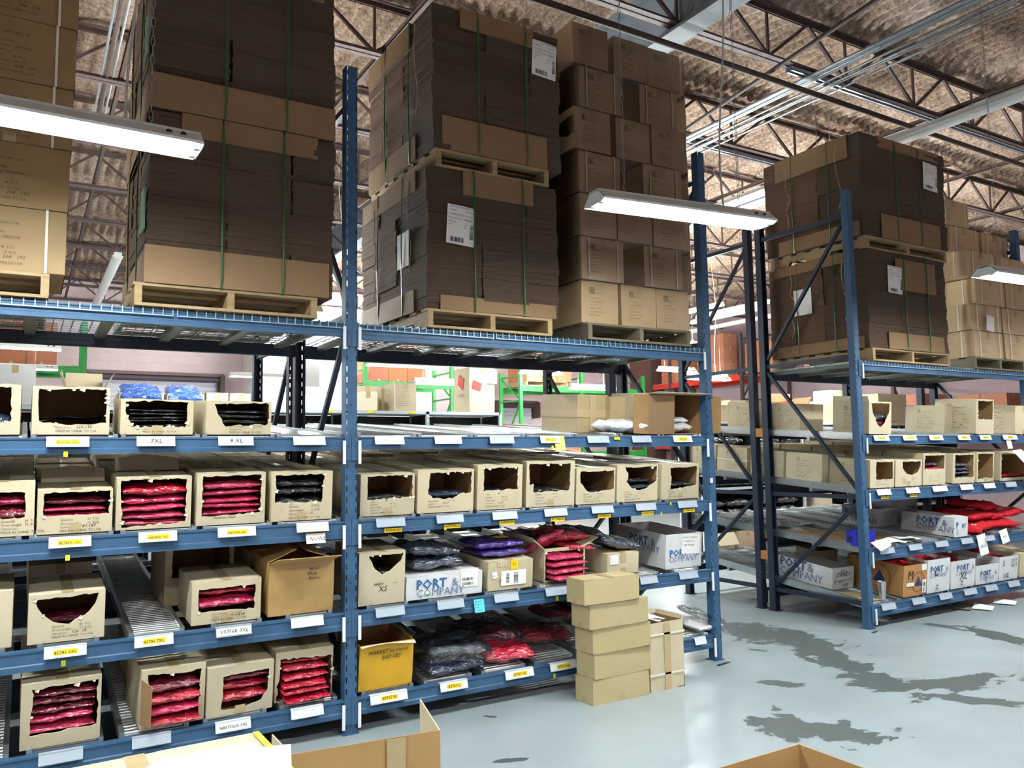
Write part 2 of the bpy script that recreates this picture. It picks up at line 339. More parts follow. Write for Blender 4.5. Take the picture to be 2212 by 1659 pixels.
def deck():
    pitch = .152; nx = int((XW1-XW0)/pitch); prof = ((0, 0), (.34, 0), (.5, 1), (.84, 1))
    xs = [(XW0+(i+u)*pitch, h) for i in range(nx) for u, h in prof]; ny = 170; ys = [YW0+(YW1-YW0)*j/ny for j in range(ny+1)]
    vs = []
    for y in ys:
        dj = min(abs(y-j) for j in JY); thick = .09*max(0, 1-dj/.28)
        for x, h in xs:
            n = noise.noise((x*2.3, y*2.3, 0))*.03+noise.noise((x*9, y*9, 4))*.022
            vs.append((x, y, ZT+.12+h*.06*(1-min(1, thick*12))+n-thick*(1+noise.noise((x*3, y*5, 9)))))
    k = len(xs); fs = [(j*k+i, (j+1)*k+i, (j+1)*k+i+1, j*k+i+1) for j in range(ny) for i in range(k-1)]
    b = MB(); b.add(vs, fs, 0, True)
    struct(b.build('ceiling', foam_mat()), 'corrugated roof deck sprayed with brown insulating foam', 'ceiling')
deck()
b = MB(); b.box(XW0-.2, YW0-.2, 6.5, XW1+.2, YW1+.2, 6.6); struct(b.build('ceiling_roof', BLKB), 'roof above the deck', 'roof')
# open-web joists along x
def joist():
    root = empty('roof_joist', (0, 0, 0))
    b = MB()
    for s in (-1, 1):
        b.box(XW0, s*.012 if s > 0 else -.062, ZC, XW1, .062 if s > 0 else -.012, ZC+.009); b.box(XW0, s*.012-.004, ZC, XW1, s*.012+.004, ZC+.055)
    b.build('bottom_chord', JOIST, root)
    b = MB()
    for s in (-1, 1):
        b.box(XW0, .012 if s > 0 else -.062, ZT-.009, XW1, .062 if s > 0 else -.012, ZT)
        b.box(XW0, s*.012-.004, ZT-.055, XW1, s*.012+.004, ZT)
    b.build('top_chord', JOISTD, root)
    b = MB(); x = XW0+.25; st = 1.2
    while x < XW1-1.2:
        b.bar((x, 0, ZC+.03), (x+.6, 0, ZT-.03), .03, .03); b.bar((x+1.2, 0, ZC+.03), (x+.6, 0, ZT-.03), .03, .03); b.bar((x, 0, ZC+.03), (x, 0, ZT-.03), .022, .022); x += st
    b.build('web', JOISTD, root)
    return root
j0 = joist()
for i, y in enumerate(JY):
    j = j0 if i == 0 else dup(j0, (0, 0, 0))
    j.location = (i % 2*.22, y, 0); struct(j, 'open-web steel roof joist carrying the foam-sprayed deck', 'roof joist'); j['group'] = 'roof joists'
# bridging angles along y between the joists
for k, x in enumerate((-.98, -2.6, 1.15, 7.4, 9.8, 12.2)):
    b = MB(); b.box(x, YW0, ZC+.06, x+.045, YW1, ZC+.068); b.box(x, YW0, ZC+.06, x+.006, YW1, ZC+.11)
    struct(b.build('joist_bridging', JOISTD), 'thin steel bridging angle running across the roof joists', 'bridging')['group'] = 'joist bridging angles'
b = MB(); gx = 3.3
b.box(gx-.12, YW0, 5.42, gx+.12, YW1, 5.45); b.box(gx-.012, YW0, 5.45, gx+.012, YW1, 5.95); b.box(gx-.12, YW0, 5.95, gx+.12, YW1, 5.98)
struct(b.build('girder', GIRD), 'grey steel I-beam girder under the roof deck', 'girder')
# strut channels with the bundle of conduits
for y, x0, x1 in ((.40, 4.75, 10.5), (2.30, 3.8, 7.0), (4.06, 4.4, 7.4)):
    b = MB(); b.box(x0, y-.045, ZC-.055, x1, y-.037, ZC-.005); b.box(x0, y+.037, ZC-.055, x1, y+.045, ZC-.005); b.box(x0, y-.045, ZC-.012, x1, y+.045, ZC-.005)
    b.box(x0, y-.045, ZC-.055, x1, y-.018, ZC-.05); b.box(x0, y+.018, ZC-.055, x1, y+.045, ZC-.05)
    tag(b.build('strut_channel', CONDU), 'galvanised strut channel under the roof joists carrying the conduits', 'strut channel', 'strut channels under the joists')
for k in range(8):
    x = (4.98, 5.02, 5.058, 5.1, 5.24, 5.33, 5.375, 5.5)[k]; r = (.017, .013, .017, .014, .012, .014, .011, .012)[k]
    b = MB(); b.tube([(x, YW0+.5, ZC-.06-r), (x, 7.8+.4*k, ZC-.06-r)], r, 8)
    for yy in (-3.1, -.4, 1.6, 3.3): b.tube([(x, yy, ZC-.06-r), (x, yy+.09, ZC-.06-r)], r*1.35, 8)
    tag(b.build('conduit', CONDU), 'thin steel electrical conduit in the bundle under the roof joists', 'conduit', 'bundle of conduits under the roof')
# sprinkler pipes
a = P(1165, 0, Z=5.3); z = P(2212, 358, Z=5.3)
d = (z-a); b = MB(); b.tube([a-d*1.2, z+d*.5], .03, 10)
b.build('pipe_branch', PIPE)
tag(bpy.data.objects['pipe_branch'], 'dark sprinkler pipe running along the racks under the roof', 'pipe')
a = P(1462, 292, Z=5.36); z = P(1888, 3, Z=5.36); d = z-a; b = MB(); b.tube([a-d*.1, z+d*1.5], .022, 10)
tag(b.build('pipe_main', PIPE), 'dark sprinkler main crossing beside the conduit bundle', 'pipe')
for nm in ('pipe_branch', 'pipe_main'): bpy.data.objects[nm].name = 'sprinkler_pipe'
a = P(203, 250, Z=5.52); a2 = P(250, 0, Z=5.52); d = a2-a
for k, (dx, r, m) in enumerate(((0, .013, CONDU), (.05, .024, PIPE), (.1, .012, CONDU))):
    b = MB(); b.tube([a-d*.35+Vector((dx, 0, 0)), a2+d*.5+Vector((dx, 0, 0))], r, 8)
    tag(b.build('ceiling_pipe', m), ('bright steel conduit', 'dark purple pipe', 'second bright conduit')[k]+' between the tall column and the two-high load', 'pipe')

# ---------------------------------------------------------------- hanging fluorescent lamps
def chain_mb(h):
    b = MB(); n = int(h/.034)
    for i in range(n):
        z = i*.034; pts = [(.009*math.cos(t), 0, z+.02*math.sin(t)) if i % 2 else (0, .009*math.cos(t), z+.02*math.sin(t)) for t in [2*math.pi*k/6 for k in range(7)]]
        b.tube(pts, .0022, 4, caps=False)
    return b
def lamp_proto(L=1.22):
    root = empty('fluorescent_lamp', (0, 0, 0))
    b = MB(); h = L/2
    prof = [(-.11, -.012), (-.112, 0), (-.055, .05), (-.05, .062), (.05, .062), (.055, .05), (.112, 0), (.11, -.012), (.105, -.002), (.045, .03), (-.045, .03), (-.105, -.002)]
    n = len(prof); vs = [(-h, y, z) for y, z in prof]+[(h, y, z) for y, z in prof]
    b.add(vs, [(i, (i+1) % n, n+(i+1) % n, n+i) for i in range(n)])
    for s in (-h, h): b.slab([(s, -.108, -.008), (s, -.052, .048), (s, .052, .048), (s, .108, -.008), (s, .07, -.02), (s, -.07, -.02)], (1, 0, 0), .004)
    b.build('housing', FIX, root)
    for y in (-.05, .05):
        b = MB(); b.tube([(-h+.03, y, -.002), (h-.03, y, -.002)], .0165, 12); b.build('tube', TUB, root, label='lit white fluorescent tube')
        for xa in (-h+.004, h-.03): b = MB(); b.box(xa, y-.014, -.022, xa+.026, y+.014, .03); b.build('socket', SOCK, root)
    for x in (h-.08, h-.14):
        b = MB(); b.add([(x+.013*math.cos(t), -.0825-.002*0-.001, .027+.011*math.sin(t)) for t in [2*math.pi*k/10 for k in range(10)]], [tuple(range(10))])
        o = b.build('knockout', BLKP, root); o.location.y = -.002
    ch = chain_mb(ZC-3.05-.08)
    me = ch.mesh('chain', CHAIN)
    for x in (-h+.2, h-.2): obj('chain', me, root, (x, 0, .07))
    b = MB(); pts = [(h-.3+.1*math.sin(t*5)*t*(1-t)*3, .02+.06*math.sin(t*7)*(1-t), .06+t*(ZC-3.1)) for t in [k/24 for k in range(25)]]
    b.tube(pts, .006, 6); b.build('cord', CORD, root)
    return root
def add_uplight(o):  # added fill source on the housings, there only to brighten the roof
    b = MB(); b.tube([(-.56, 0, .085), (.56, 0, .085)], .02, 10); b.build('added_uplight_tube', UPT, o, label='added fill tube on top of the lamp, brightening the roof')
    for xa in (-.6, .56): b = MB(); b.box(xa, -.03, .06, xa+.04, .03, .11); b.build('added_uplight_socket', SOCK, o)
al = bpy.data.lights.new('lamp_light', 'AREA'); al.shape = 'RECTANGLE'; al.size = 1.14; al.size_y = .15; al.energy = 10.5; al.spread = math.radians(150); al.color = (.94, 1, .97)
lp = lamp_proto()
ao = bpy.data.objects.new('lamp_light', al); COL.objects.link(ao); ao.parent = lp; ao.location = (0, 0, -.024)
F3 = P(2128, 590, Z=3.05)
LAMPS = [(-1.05-.61, -1.02, 3.05, .03, 'hanging lamp with dark knockouts before the tall loads of the near bay'),
         (1.6, -1.33, 3.05, -.12, 'hanging lamp in front of the wrapped carton tower'),
         (F3.x+.61, F3.y-.03, 3.05, -.06, 'hanging lamp in front of the strapped cartons on the farther rack'),
         (-4.9, -1.1, 3.05, 0, None), (8.2, -1.5, 3.05, 0, None), (-2.9, -3.7, 3.05, 0, None), (.5, -4.0, 3.05, 0, None), (3.9, -3.9, 3.05, 0, None),  # last three added behind the viewer to brighten the rack fronts
         (-1.33-.61, 6.73, 3.05, 0, 'upper of the two small lamps seen under the wire deck'), (-1.285-.61, 9.25, 3.05, 0, 'lower of the two small lamps seen under the wire deck'),
         (1.85, 9.25, 3.05, 0, 'small lamp beside the rack posts in front of the pinkish wall'), (1.75, 6.0, 3.05, 0, 'lamp with knockouts seen behind the dark brace of the first post'),
         (3.2, 6.35, 3.0, 0, 'glaring lamp past the first post under the deck beam'), (6.2, 6.3, 3.05, 0, None), (9.6, 6.6, 3.05, 0, None), (5.3, 9.4, 3.05, 0, None), (9.0, 9.4, 3.05, 0, None),
         (-5.6, 6.7, 3.05, 0, None), (4.2, 14.3, 4.65, 0, None), (5.6, 14.3, 4.65, 0, None), (7.0, 14.3, 4.65, 0, None), (0.3, 14.4, 4.9, 0, None), (9.6, 12.4, 3.7, 0, None), (12.5, 10.5, 3.7, 0, None), (12.8, 5.5, 3.7, 0, None),  # those along the back wall are added out of view to brighten it
         (-4.2, 3.2, 3.05, 0, None), (.12, 2.8, 3.05, 0, None), (5.7, 3.3, 3.05, 0, None), (9.2, 3.3, 3.05, 0, None)]  # second one added, hidden by the load, to light the rear shelving
p = P(1516, 672, Z=3.05); LAMPS.append((p.x-.55, p.y+2.2, 3.3, 0, 'small bright lamp peeping past the end post of the middle bay'))
UPL = [i for i, l in enumerate(LAMPS) if l[1] > 2.5 and (l[4] is None or l[2] > 3.6) and l[2] < 4.8]
for i, (x, y, z, r, lb) in enumerate(LAMPS):
    o = lp if i == 0 else dup(lp, (0, 0, 0))
    o.location = (x, y, z); o.rotation_euler = (0, 0, r)
    for c_ in o.children:
        if c_.name.startswith(('chain', 'cord')): c_.scale.z = (6.12-z-.07)/(ZC-3.05-.08)
    if i in UPL: add_uplight(o)
    tag(o, lb or 'hanging twin-tube fluorescent lamp', 'lamp', None if lb else 'lamps above other aisles')
# unlit strip lights under the roof, running into the depth
def strip(x, y0, y1, z, label):
    root = empty('strip_light', (x, (y0+y1)/2, z)); h = (y1-y0)/2
    b = MB(); b.box(-.06, -h, .02, .06, h, .08); b.build('housing', FIX, root)
    b = MB(); b.add([(.09*math.cos(t)*1.0, s*h, .02-.05*math.sin(t)) for s in (-1, 1) for t in [math.pi*k/8 for k in range(9)]], [(i, i+1, 10+i, 9+i) for i in range(8)]+[tuple(range(9)), tuple(range(9, 18))], 0, False)
    b.build('lens', FIX, root)
    for yy in (-h*.8, h*.8): b = MB(); b.tube([(0, yy, .07), (0, yy, 6.13-z)], .004, 5); b.build('hanger_rod', CONDU, root)
    tag(root, label, 'strip light')
strip(6.55, -1.4, 1.0, 5.05, 'unlit white strip light under the roof above the farther rack')
strip(6.6, 1.1, 3.5, 5.05, 'unlit white strip light under the roof, behind the loads of the farther rack')
p = P(1640, 440, Z=5.0); strip(p.x, p.y-1.2, p.y+1.2, 5.0, 'unlit white strip light seen above the lamp at the wrapped cartons')
p = P(255, 580, Z=5.3); q = P(195, 665, Z=5.3); strip((p.x+q.x)/2, p.y-1, q.y+1, 5.3, 'white strip light under the roof between the tall column and the two-high load')
for k, (a, c) in enumerate((((1560, 650), (1460, 672)), ((1660, 645), (1545, 668)), ((1640, 660), (1490, 693)), ((1690, 672), (1480, 722)))):
    p = P(*a, Z=5.3); strip(p.x, p.y, p.y+(2.4 if k < 3 else 6), 5.2, 'far white strip light near the back wall, '+ORD[k]+' from the top')
# ---------------------------------------------------------------- pallet racks with carton-flow lanes
PW, ZTOP, DEP = .0757, 4.146, 1.148
LV = [.202, .7147, 1.2605, 1.7724, 2.4782]
SLOPE = [.115, .08, .082, .07]
def lane_z(k, y): return LV[k]+.012+SLOPE[k]*y
def post_mesh(name, mat, flip=1, h=ZTOP, sp=.067):
    b = MB(); d = .07
    for x0, x1 in ((0, .007), (.0135, PW-.009), (PW-.0035, PW)): b.box(x0, 0, 0, x1, .0025*flip, h)
    for x0, sw in ((.007, .0065), (PW-.009, .0055)):
        z = 0
        while z < h:
            b.box(x0, 0, z, x0+sw, .0025*flip, min(z+sp-.034, h)); z += sp
    b.box(0, .0025*flip, 0, .0025, d*flip, h); b.box(PW-.0025, .0025*flip, 0, PW, d*flip, h)
    for x0 in (.0025, PW-.0155): b.box(x0, (d-.003)*flip, 0, x0+.013, d*flip, h)
    b.box(-.012, -.012*flip, 0, PW+.012, (d+.02)*flip, .007)
    z = .35
    while z < h-.1:
        b.add([(PW/2+.005*math.cos(t), -.0006*flip, z+.006*math.sin(t)) for t in [2*math.pi*k/8 for k in range(8)]], [tuple(range(8))], 1); z += .27
    return b.mesh(name, [mat, BLKP])
DSUP = M('dull_deck_channel', (120, 122, 110), .5, var=(9, .15))
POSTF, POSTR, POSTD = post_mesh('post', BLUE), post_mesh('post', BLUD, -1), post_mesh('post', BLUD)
def beam(root, x0, x1, y, z, h, ends=True, mat=None, f=-1, clips=True):
    """a stepped box beam whose outer face looks to f (-1: the aisle side)"""
    mat = mat or (BLUE if f < 0 else BLUD)
    b = MB(); d = .048*-f; o = .003*f
    pr = [(y+o, z), (y+o+d, z), (y+o+d, z-h), (y+o, z-h), (y+o, z-h*.72), (y+o-.006*f, z-h*.66), (y+o-.006*f, z-h*.16), (y+o, z-h*.1)]
    n = len(pr); vs = [(x0, a, c) for a, c in pr]+[(x1, a, c) for a, c in pr]
    fs = [(i, (i+1) % n, n+(i+1) % n, n+i) for i in range(n)]
    if f > 0: fs = [t[::-1] for t in fs]
    b.add(vs, fs); b.add(vs, [tuple(range(n))[::-1], tuple(range(n, 2*n))])
    bo = b.build('beam', mat, root)
    if ends:
        for xa, xb in ((x0-PW/2+.001, x0+.004), (x1-.004, x1+PW/2-.001)):
            b = MB(); b.box(xa, min(y+f*.004, y+f*.008), z-.145, xb, max(y+f*.004, y+f*.008), z+.012)
            xm = (xa+xb)/2
            b.add([(xm+.004*math.cos(t), y+f*.0085, z-.055+.006*math.sin(t)) for t in [2*math.pi*k/8 for k in range(8)]], [tuple(range(8))], 1)
            b.build('bracket', [mat, BLKP], bo)
        if clips:
            for xa, s in ((x0+.003, 1), (x1-.003, -1)):
                b = MB(); b.box(min(xa, xa+s*.017), y-.022, z-.165, max(xa, xa+s*.017), y-.012, z-.022)
                b.build('edge_strip', CLIP, bo, label='white strip along the edge of the beam bracket')
    return bo
LANES = {}
def lane_mesh(w, L=2.3, pitch=.04):
    k = (round(w, 3), L)
    if k not in LANES:
        b = MB()
        for s in (-1, 1):
            x = s*w/2; b.box(min(x, x+s*.022), 0, -.045, max(x, x+s*.022), L, .004, 1); b.box(min(x, x-s*.003), 0, -.045, max(x, x-s*.003), L, .012, 1)
        b.box(-w/2, 0, -.045, w/2, .02, -.012, 1); b.box(-w/2, L-.02, -.045, w/2, L, -.012, 1)
        y = .03
        while y < L-.02:
            b.tube([(-w/2+.004, y, -.012), (w/2-.004, y, -.012)], .011, 8, 0, False); y += pitch
        LANES[k] = b.mesh('roller_track', [ROLL, GALV])
    return LANES[k]
def lane(root, x, k, w, L=2.3, y0=.045):
    o = obj('roller_track', lane_mesh(w, L), root, (x, y0, lane_z(k, y0))); o.rotation_euler = (math.atan(SLOPE[k]), 0, 0); return o
def wire_deck(root, x0, x1, y0, y1, z, fall=True):
    b = MB(); r = .0028; x = x0
    n = max(2, round((x1-x0)/.052))
    for i in range(n+1):
        x = x0+(x1-x0)*i/n
        b.box(x-r, y0, z, x+r, y1, z+2*r)
        if fall: b.box(x-r, y0-.0, z-.036, x+r, y0+2*r, z+r)
    for j in range(12):
        y = y0+.03+(y1-y0-.05)*j/11; b.box(x0, y-r, z-2*r, x1, y+r, z)
    if fall: b.box(x0-r, y0-.003, z-.039, x1+r, y0+2*r, z-.033)
    return b.build('wire_deck', WIRE, root)
def frame_braces(root, x, y0, y1, flip=False):
    """horizontal struts and zigzag diagonals of an upright frame"""
    xm = x+PW/2; zs = [.22, 1.2, 2.53, 3.9]
    for z in zs:
        b = MB(); b.bar((xm, y0+.06, z), (xm, y1-.06, z), .034, .04); b.build('strut', BLUD, root)
    dg = [((y1, .27), (y0, 1.15)), ((y0, 1.27), (y1, 2.47)), ((y1, 2.6), (y0, 3.85))]
    if flip: dg = [((y0, .27), (y1, 1.15)), ((y1, 1.27), (y0, 2.47)), ((y0, 2.6), (y1, 3.85))]
    for (a, za), (c, zc) in dg:
        s = 1 if c > a else -1
        b = MB(); b.bar((xm, a+s*.07, za), (xm, c-s*.07, zc), .03, .032, (1, 0, 0)); b.build('diagonal_brace', BLUD, root)
def rack(loc, label, posts, bays, y0=0, deep=DEP, lanes=True, front=True, group=None, flips=(), levels=5):
    root = empty('pallet_rack', (0, 0, 0)); tag(root, label, 'rack', group)
    for i, x in enumerate(posts):
        obj('post', POSTF if front else POSTD, root, (x, y0, 0)); obj('post', POSTR, root, (x, y0+deep, 0)); frame_braces(root, x, y0, y0+deep, i in flips)
    for (xa, xb, hs, cen, widths) in bays:
        x0, x1 = xa+PW, xb
        for k in range(levels):
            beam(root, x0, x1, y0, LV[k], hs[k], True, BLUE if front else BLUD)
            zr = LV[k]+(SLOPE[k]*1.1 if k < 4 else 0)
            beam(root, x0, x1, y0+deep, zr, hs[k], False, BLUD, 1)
        if lanes:
            for k in range(4):
                for x in cen: lane(root, x, k, widths[k])
                for yy in (.6, 1.75, 2.25):
                    b = MB(); z = lane_z(k, yy)-.05; b.box(x0-.02, yy, z-.035, x1+.02, yy+.035, z); b.build('support_bar', GALV, root)
        if levels < 5: continue
        z = LV[4]+.004; n = 3; w = (x1-x0)/n
        for i in range(n):
            wire_deck(root, x0+i*w+.012, x0+(i+1)*w-.012, y0-.012, y0+deep+.01, z)
        for i in range(8):
            x = x0+.12+(x1-x0-.24)*i/7; b = MB()
            b.box(x-.03, y0+.045, z-.034, x+.03, y0+deep-.045, z-.028); b.box(x-.03, y0+.045, z-.03, x-.024, y0+deep-.045, z-.006); b.box(x+.024, y0+.045, z-.03, x+.03, y0+deep-.045, z-.006)
            b.build('deck_support', DSUP, root)
    return root
HL = [.1, .103, .103, .083, .083]; HR = [.097, .094, .085, .079, .095]
CL = [-.203-.4175*i for i in range(7)]; CM = [.295+.4175*i for i in range(7)]; CR = [5.24+.4175*i for i in range(7)]
WL = [.3, .235, .34, .36]
MAIN = rack(None, 'blue pallet rack of two bays with roller lanes, standing nearer along the aisle', [-3.04, 0, 3.0416], [(-3.04, 0, HL, CL, WL), (0, 3.0416, HR, CM, WL)], flips=(1,))
FAR = rack(None, 'blue pallet rack past the cross aisle, shirts and white cartons on its lower shelves', [4.985, 8.03], [(4.985, 8.03, HL, CR, WL)])
B2 = rack(None, 'blue rack, darkened for shade, standing back to back behind the two-bay rack', [-3.04, 0, 3.0416], [(-3.04, 0, HL, CL, WL), (0, 3.0416, HR, CM, WL)], y0=1.25, lanes=False, front=False, flips=(1,), levels=3)
B3 = rack(None, 'blue rack, darkened for shade, back to back behind the rack past the cross aisle', [4.985, 8.03], [(4.985, 8.03, HL, CR, WL)], y0=1.25, lanes=False, front=False, levels=3)
# side lanes' galvanised cheek rails at the end of the farther rack
for k in range(4):
    b = MB(); a = Vector((5.062, .06, lane_z(k, .06)-.02)); c = Vector((5.062, 2.34, lane_z(k, 2.34)-.02)); b.bar(a, c, .012, .07); b.build('side_rail', GALV, FAR)
for y, z, nm in ((1.165, 1.84, 'upper'), (1.165, .56, 'lower')):
    b = MB(); b.box(4.988, y-.012, z-.045, 4.985+PW-.004, y+.082, z+.045)
    tag(b.build('spacer_block', WOODO), nm+' wooden spacer block wedged between the back-to-back rack posts', 'wood block')
# label holders and stickers on the beams
def holder(root, px0, px1, py, k, hs, txt=None, col=STY, clear=False, y=0, full=True, below=None, hand=None, cover=None):
    a = P(px0, py, Y=y-.01); c = P(px1, py, Y=y-.01); x0, x1 = a.x, c.x; zt = LV[k]+.004
    w = x1-x0; h = .05
    def R(zz, yy=0): return yy
    b = MB()
    b.slab([(x0, -.012, zt), (x1, -.012, zt), (x1, -.026, zt-h), (x0, -.026, zt-h)], (0, 1, -.2), .003)
    b.box(x0, -.014, zt-.001, x1, .012, zt+.002); b.box(x0, -.03, zt-h-.001, x1, -.022, zt-h+.004)
    o = b.build('label_holder', HOLG if clear else HOLD, root)
    if txt:
        b = MB(); xm = (x0+x1)/2
        def q(x, v): return Vector((x, -.0135-.014*v-.0005, zt-h*v))
        if full: b.slab([q(x0+.004, .12), q(x1-.004, .12), q(x1-.004, .9), q(x0+.004, .9)], (0, -1, .2), .0006, 1)
        hw = min(w*.29, .055)
        if not hand:
            b.slab([q(xm-hw, .26)+Vector((0, -.001, 0)), q(xm+hw, .26)+Vector((0, -.001, 0)), q(xm+hw, .76)+Vector((0, -.001, 0)), q(xm-hw, .76)+Vector((0, -.001, 0))], (0, -1, .2), .0005, 0)
        tw = max(v[0] for v in text_data(txt)[0]); s = min(2*hw*.92/tw, .026) if not hand else min(w*.8/tw, .036)
        b.text(txt, q(xm-tw*s/2, .68)+Vector((0, -.003, 0)), (1, 0, 0), (0, .014, .05), s, 2, .15 if hand else 0)
        b.build('size_label', [col, PAP, INK], o, label='printed yellow size label' if not hand else 'handwritten white size label')
    if below:
        b = MB(); z = zt-h-.012; hw = min(w*.34, .06); xm = (x0+x1)/2+.02
        b.slab([(xm-hw, -.008, z), (xm+hw, -.008, z), (xm+hw, -.008, z-.026), (xm-hw, -.008, z-.026)], (0, -1, 0), .001)
        tw = max(v[0] for v in text_data(below)[0]); s = 2*hw*.85/tw; b.text(below, (xm-tw*s/2, -.0096, z-.02), (1, 0, 0), (0, 0, 1), s, 1)
        b.build('size_sticker', [STY, INK], root, label='yellow size sticker under a label holder')
    return o
def tagdot(root, px, py, k, w=.02, h=.028, mat=None):
    a = P(px, py, Y=-.01); b = MB(); b.slab([(a.x-w/2, -.0085, a.z-h/2), (a.x+w/2, -.0085, a.z-h/2), (a.x+w/2, -.0085, a.z+h/2), (a.x-w/2, -.0085, a.z+h/2)], (0, -1, 0), .001)
    b.text('1', (a.x-.004, -.0098, a.z-.007), (1, 0, 0), (0, 0, 1), .016, 1); b.build('lane_tag', [mat or STF, INK], root)
for a in ((100, 193, 947, 3, 'B5754K 6XL'), (105, 197, 1172, 2, '85785K 6XL'), (299, 382, 1160, 2, 'V85785K 7XL'), (470, 552, 1145, 2, 'M85785K 8XL'), (95, 187, 1400, 1, '85786 6XL'), (290, 374, 1382, 1, '85786 7XL')):
    holder(MAIN, a[0], a[1], a[2], a[3], HL, a[4])
holder(MAIN, 295, 378, 947, 3, HL, '7XL', hand=1); holder(MAIN, 471, 547, 947, 3, HL, '8 XL', hand=1); holder(MAIN, 633, 702, 943, 3, HL)
holder(MAIN, 640, 709, 1130, 2, HL, None, below='87754K XXS'); holder(MAIN, 466, 543, 1355, 1, HL, 'V3756K 3XL', hand=1, clear=True); holder(MAIN, 628, 698, 1340, 1, HL)
holder(MAIN, 83, 179, 1630, 0, HL, clear=True); holder(MAIN, 285, 369, 1590, 0, HL, clear=True); holder(MAIN, 465, 541, 1560, 0, HL, 'N85756LK-5XL', hand=1); holder(MAIN, 628, 698, 1540, 0, HL)
for px0, px1, t, cl in ((809, 872, None, 0), (938, 996, None, 0), (1057, 1109, None, 1), (1166, 1208, '85126', 0), (1268, 1314, None, 1), (1364, 1405, None, 1), (1453, 1493, '85128', 0)):
    holder(MAIN, px0, px1, 944, 3, HR, t, STF, bool(cl), full=False)
for px0, px1, t in ((812, 874, '87754K XS'), (942, 1000, '87754K S'), (1063, 1116, '87754K M'), (1175, 1224, '87754K L'), (1277, 1324, '87754K XL'), (1373, 1416, '87754K XXL'), (1464, 1505, '87754K 3XL')):
    holder(MAIN, px0, px1, 1105, 2, HR, None, clear=True, below=t)
for px0, px1 in ((811, 873), (944, 1001), (1067, 1119), (1178, 1226), (1383, 1420), (1468, 1508)): holder(MAIN, px0, px1, 1290, 1, HR, clear=True)
for px0, px1, t in ((799, 879, '87757 M'), (950, 1009, '87757 L'), (1091, 1152, '87757 XL'), (1188, 1245, '87757 XXL')): holder(MAIN, px0, px1, 1480, 0, HR, t)
holder(MAIN, 1500, 1524, 1390, 0, HR)
for px, py, k in ((142, 981, 3), (146, 1205, 2), (137, 1433, 1), (1194, 966, 3), (1201, 1124, 2), (1204, 1293, 1), (1198, 1460, 0)): tagdot(MAIN, px, py, k)
tagdot(MAIN, 1333, 947, 3, .055, .02); tagdot(MAIN, 962, 1142, 2, .015, .02, STF); tagdot(MAIN, 1449, 1088, 2, .015, .02, STF); tagdot(MAIN, 1429, 1110, 2, .015, .02, STF)
for px0, px1 in ((1886, 1919), (1949, 1978), (2006, 2035), (2068, 2094), (2115, 2139)): holder(FAR, px0, px1, 942, 3, HL, 'B5754K', STF)
holder(FAR, 2165, 2195, 942, 3, HL, 'B5754K', STF)
for i, (px0, px1) in enumerate(((1893, 1923), (1956, 1985), (2014, 2045), (2074, 2101), (2125, 2149), (2172, 2195))): holder(FAR, px0, px1, 1062, 2, HL, None, clear=i == 5, below='85785' if i < 2 else None)
for px0, px1 in ((1898, 1930), (1962, 1990), (2020, 2047), (2076, 2101), (2126, 2148)): holder(FAR, px0, px1, 1178, 1, HL, clear=True)
for px0, px1 in ((1903, 1933), (1970, 1998), (2029, 2056), (2083, 2110), (2130, 2155), (2180, 2204)): holder(FAR, px0, px1, 1300, 0, HL, clear=True)
# notes stuck on the rack
def note(name, root, px, py, w, h, k, mat, lines, y=-.012, ang=0, sz=None, ink=None, tilt=.02):
    a = P(px, py, Y=y); b = MB(); c, s = math.cos(ang), math.sin(ang)
    def q(u, v, e=0): return Vector((a.x+u*c-v*s, y-tilt*(h/2-v)/h-e, a.z+u*s+v*c))
    b.slab([q(-w/2, -h/2), q(w/2, -h/2), q(w/2, h/2), q(-w/2, h/2)], (0, 1, 0), .0008)
    for i, (t, u, v, sc) in enumerate(lines): b.text(t, q(u*w-w/2, v*h-h/2, .0015), (c, 0, s), (-s, -tilt/h, c), sc, 1, .2)
    return b.build(name, [mat, ink or MARK], root)
note('note', MAIN, 681, 1163, .115, .055, 2, PAP, (('NONE', .12, .3, .036),), ink=INKG)['label'] = 'white note reading NONE'
note('note', MAIN, 1208, 957, .085, .105, 3, M('yellow_note', (246, 214, 110), .6), (('85757', .1, .7, .018), ('S M L', .1, .45, .016)), ink=INKG)['label'] = 'pale yellow note hanging from the beam'
note('note', MAIN, 1034, 1308, .075, .082, 1, STB, (('85710 XS', .06, .78, .013), ('87740 S', .06, .58, .013), ('2 XL', .1, .36, .013), ('4XL', .3, .12, .013)))['label'] = 'cyan sticky note on the beam'
note('note', FAR, 2178, 957, .1, .12, 3, PAP, (('XL', .2, .5, .02),), ink=INKG)['label'] = 'white note hanging from the top lane beam'
note('note', FAR, 2121, 1176, .16, .21, 1, PAP, (('53052', .1, .35, .05),), ang=.12)['label'] = 'white paper reading 53052 hanging from the beam'
note('note', FAR, 2168, 1158, .15, .14, 1, PAP, (('85052', .2, .4, .03),), ang=.16, ink=INKG)['label'] = 'white paper with faint writing hanging from the beam'
b = MB(); a = P(1537, 1038, Y=-.005); b.box(a.x-.014, -.006, a.z-.02, a.x+.014, -.003, a.z+.02); b.text('1', (a.x-.006, -.0065, a.z-.01), (1, 0, 0), (0, 0, 1), .02, 1); b.build('post_tag', [PAP, INK], MAIN)
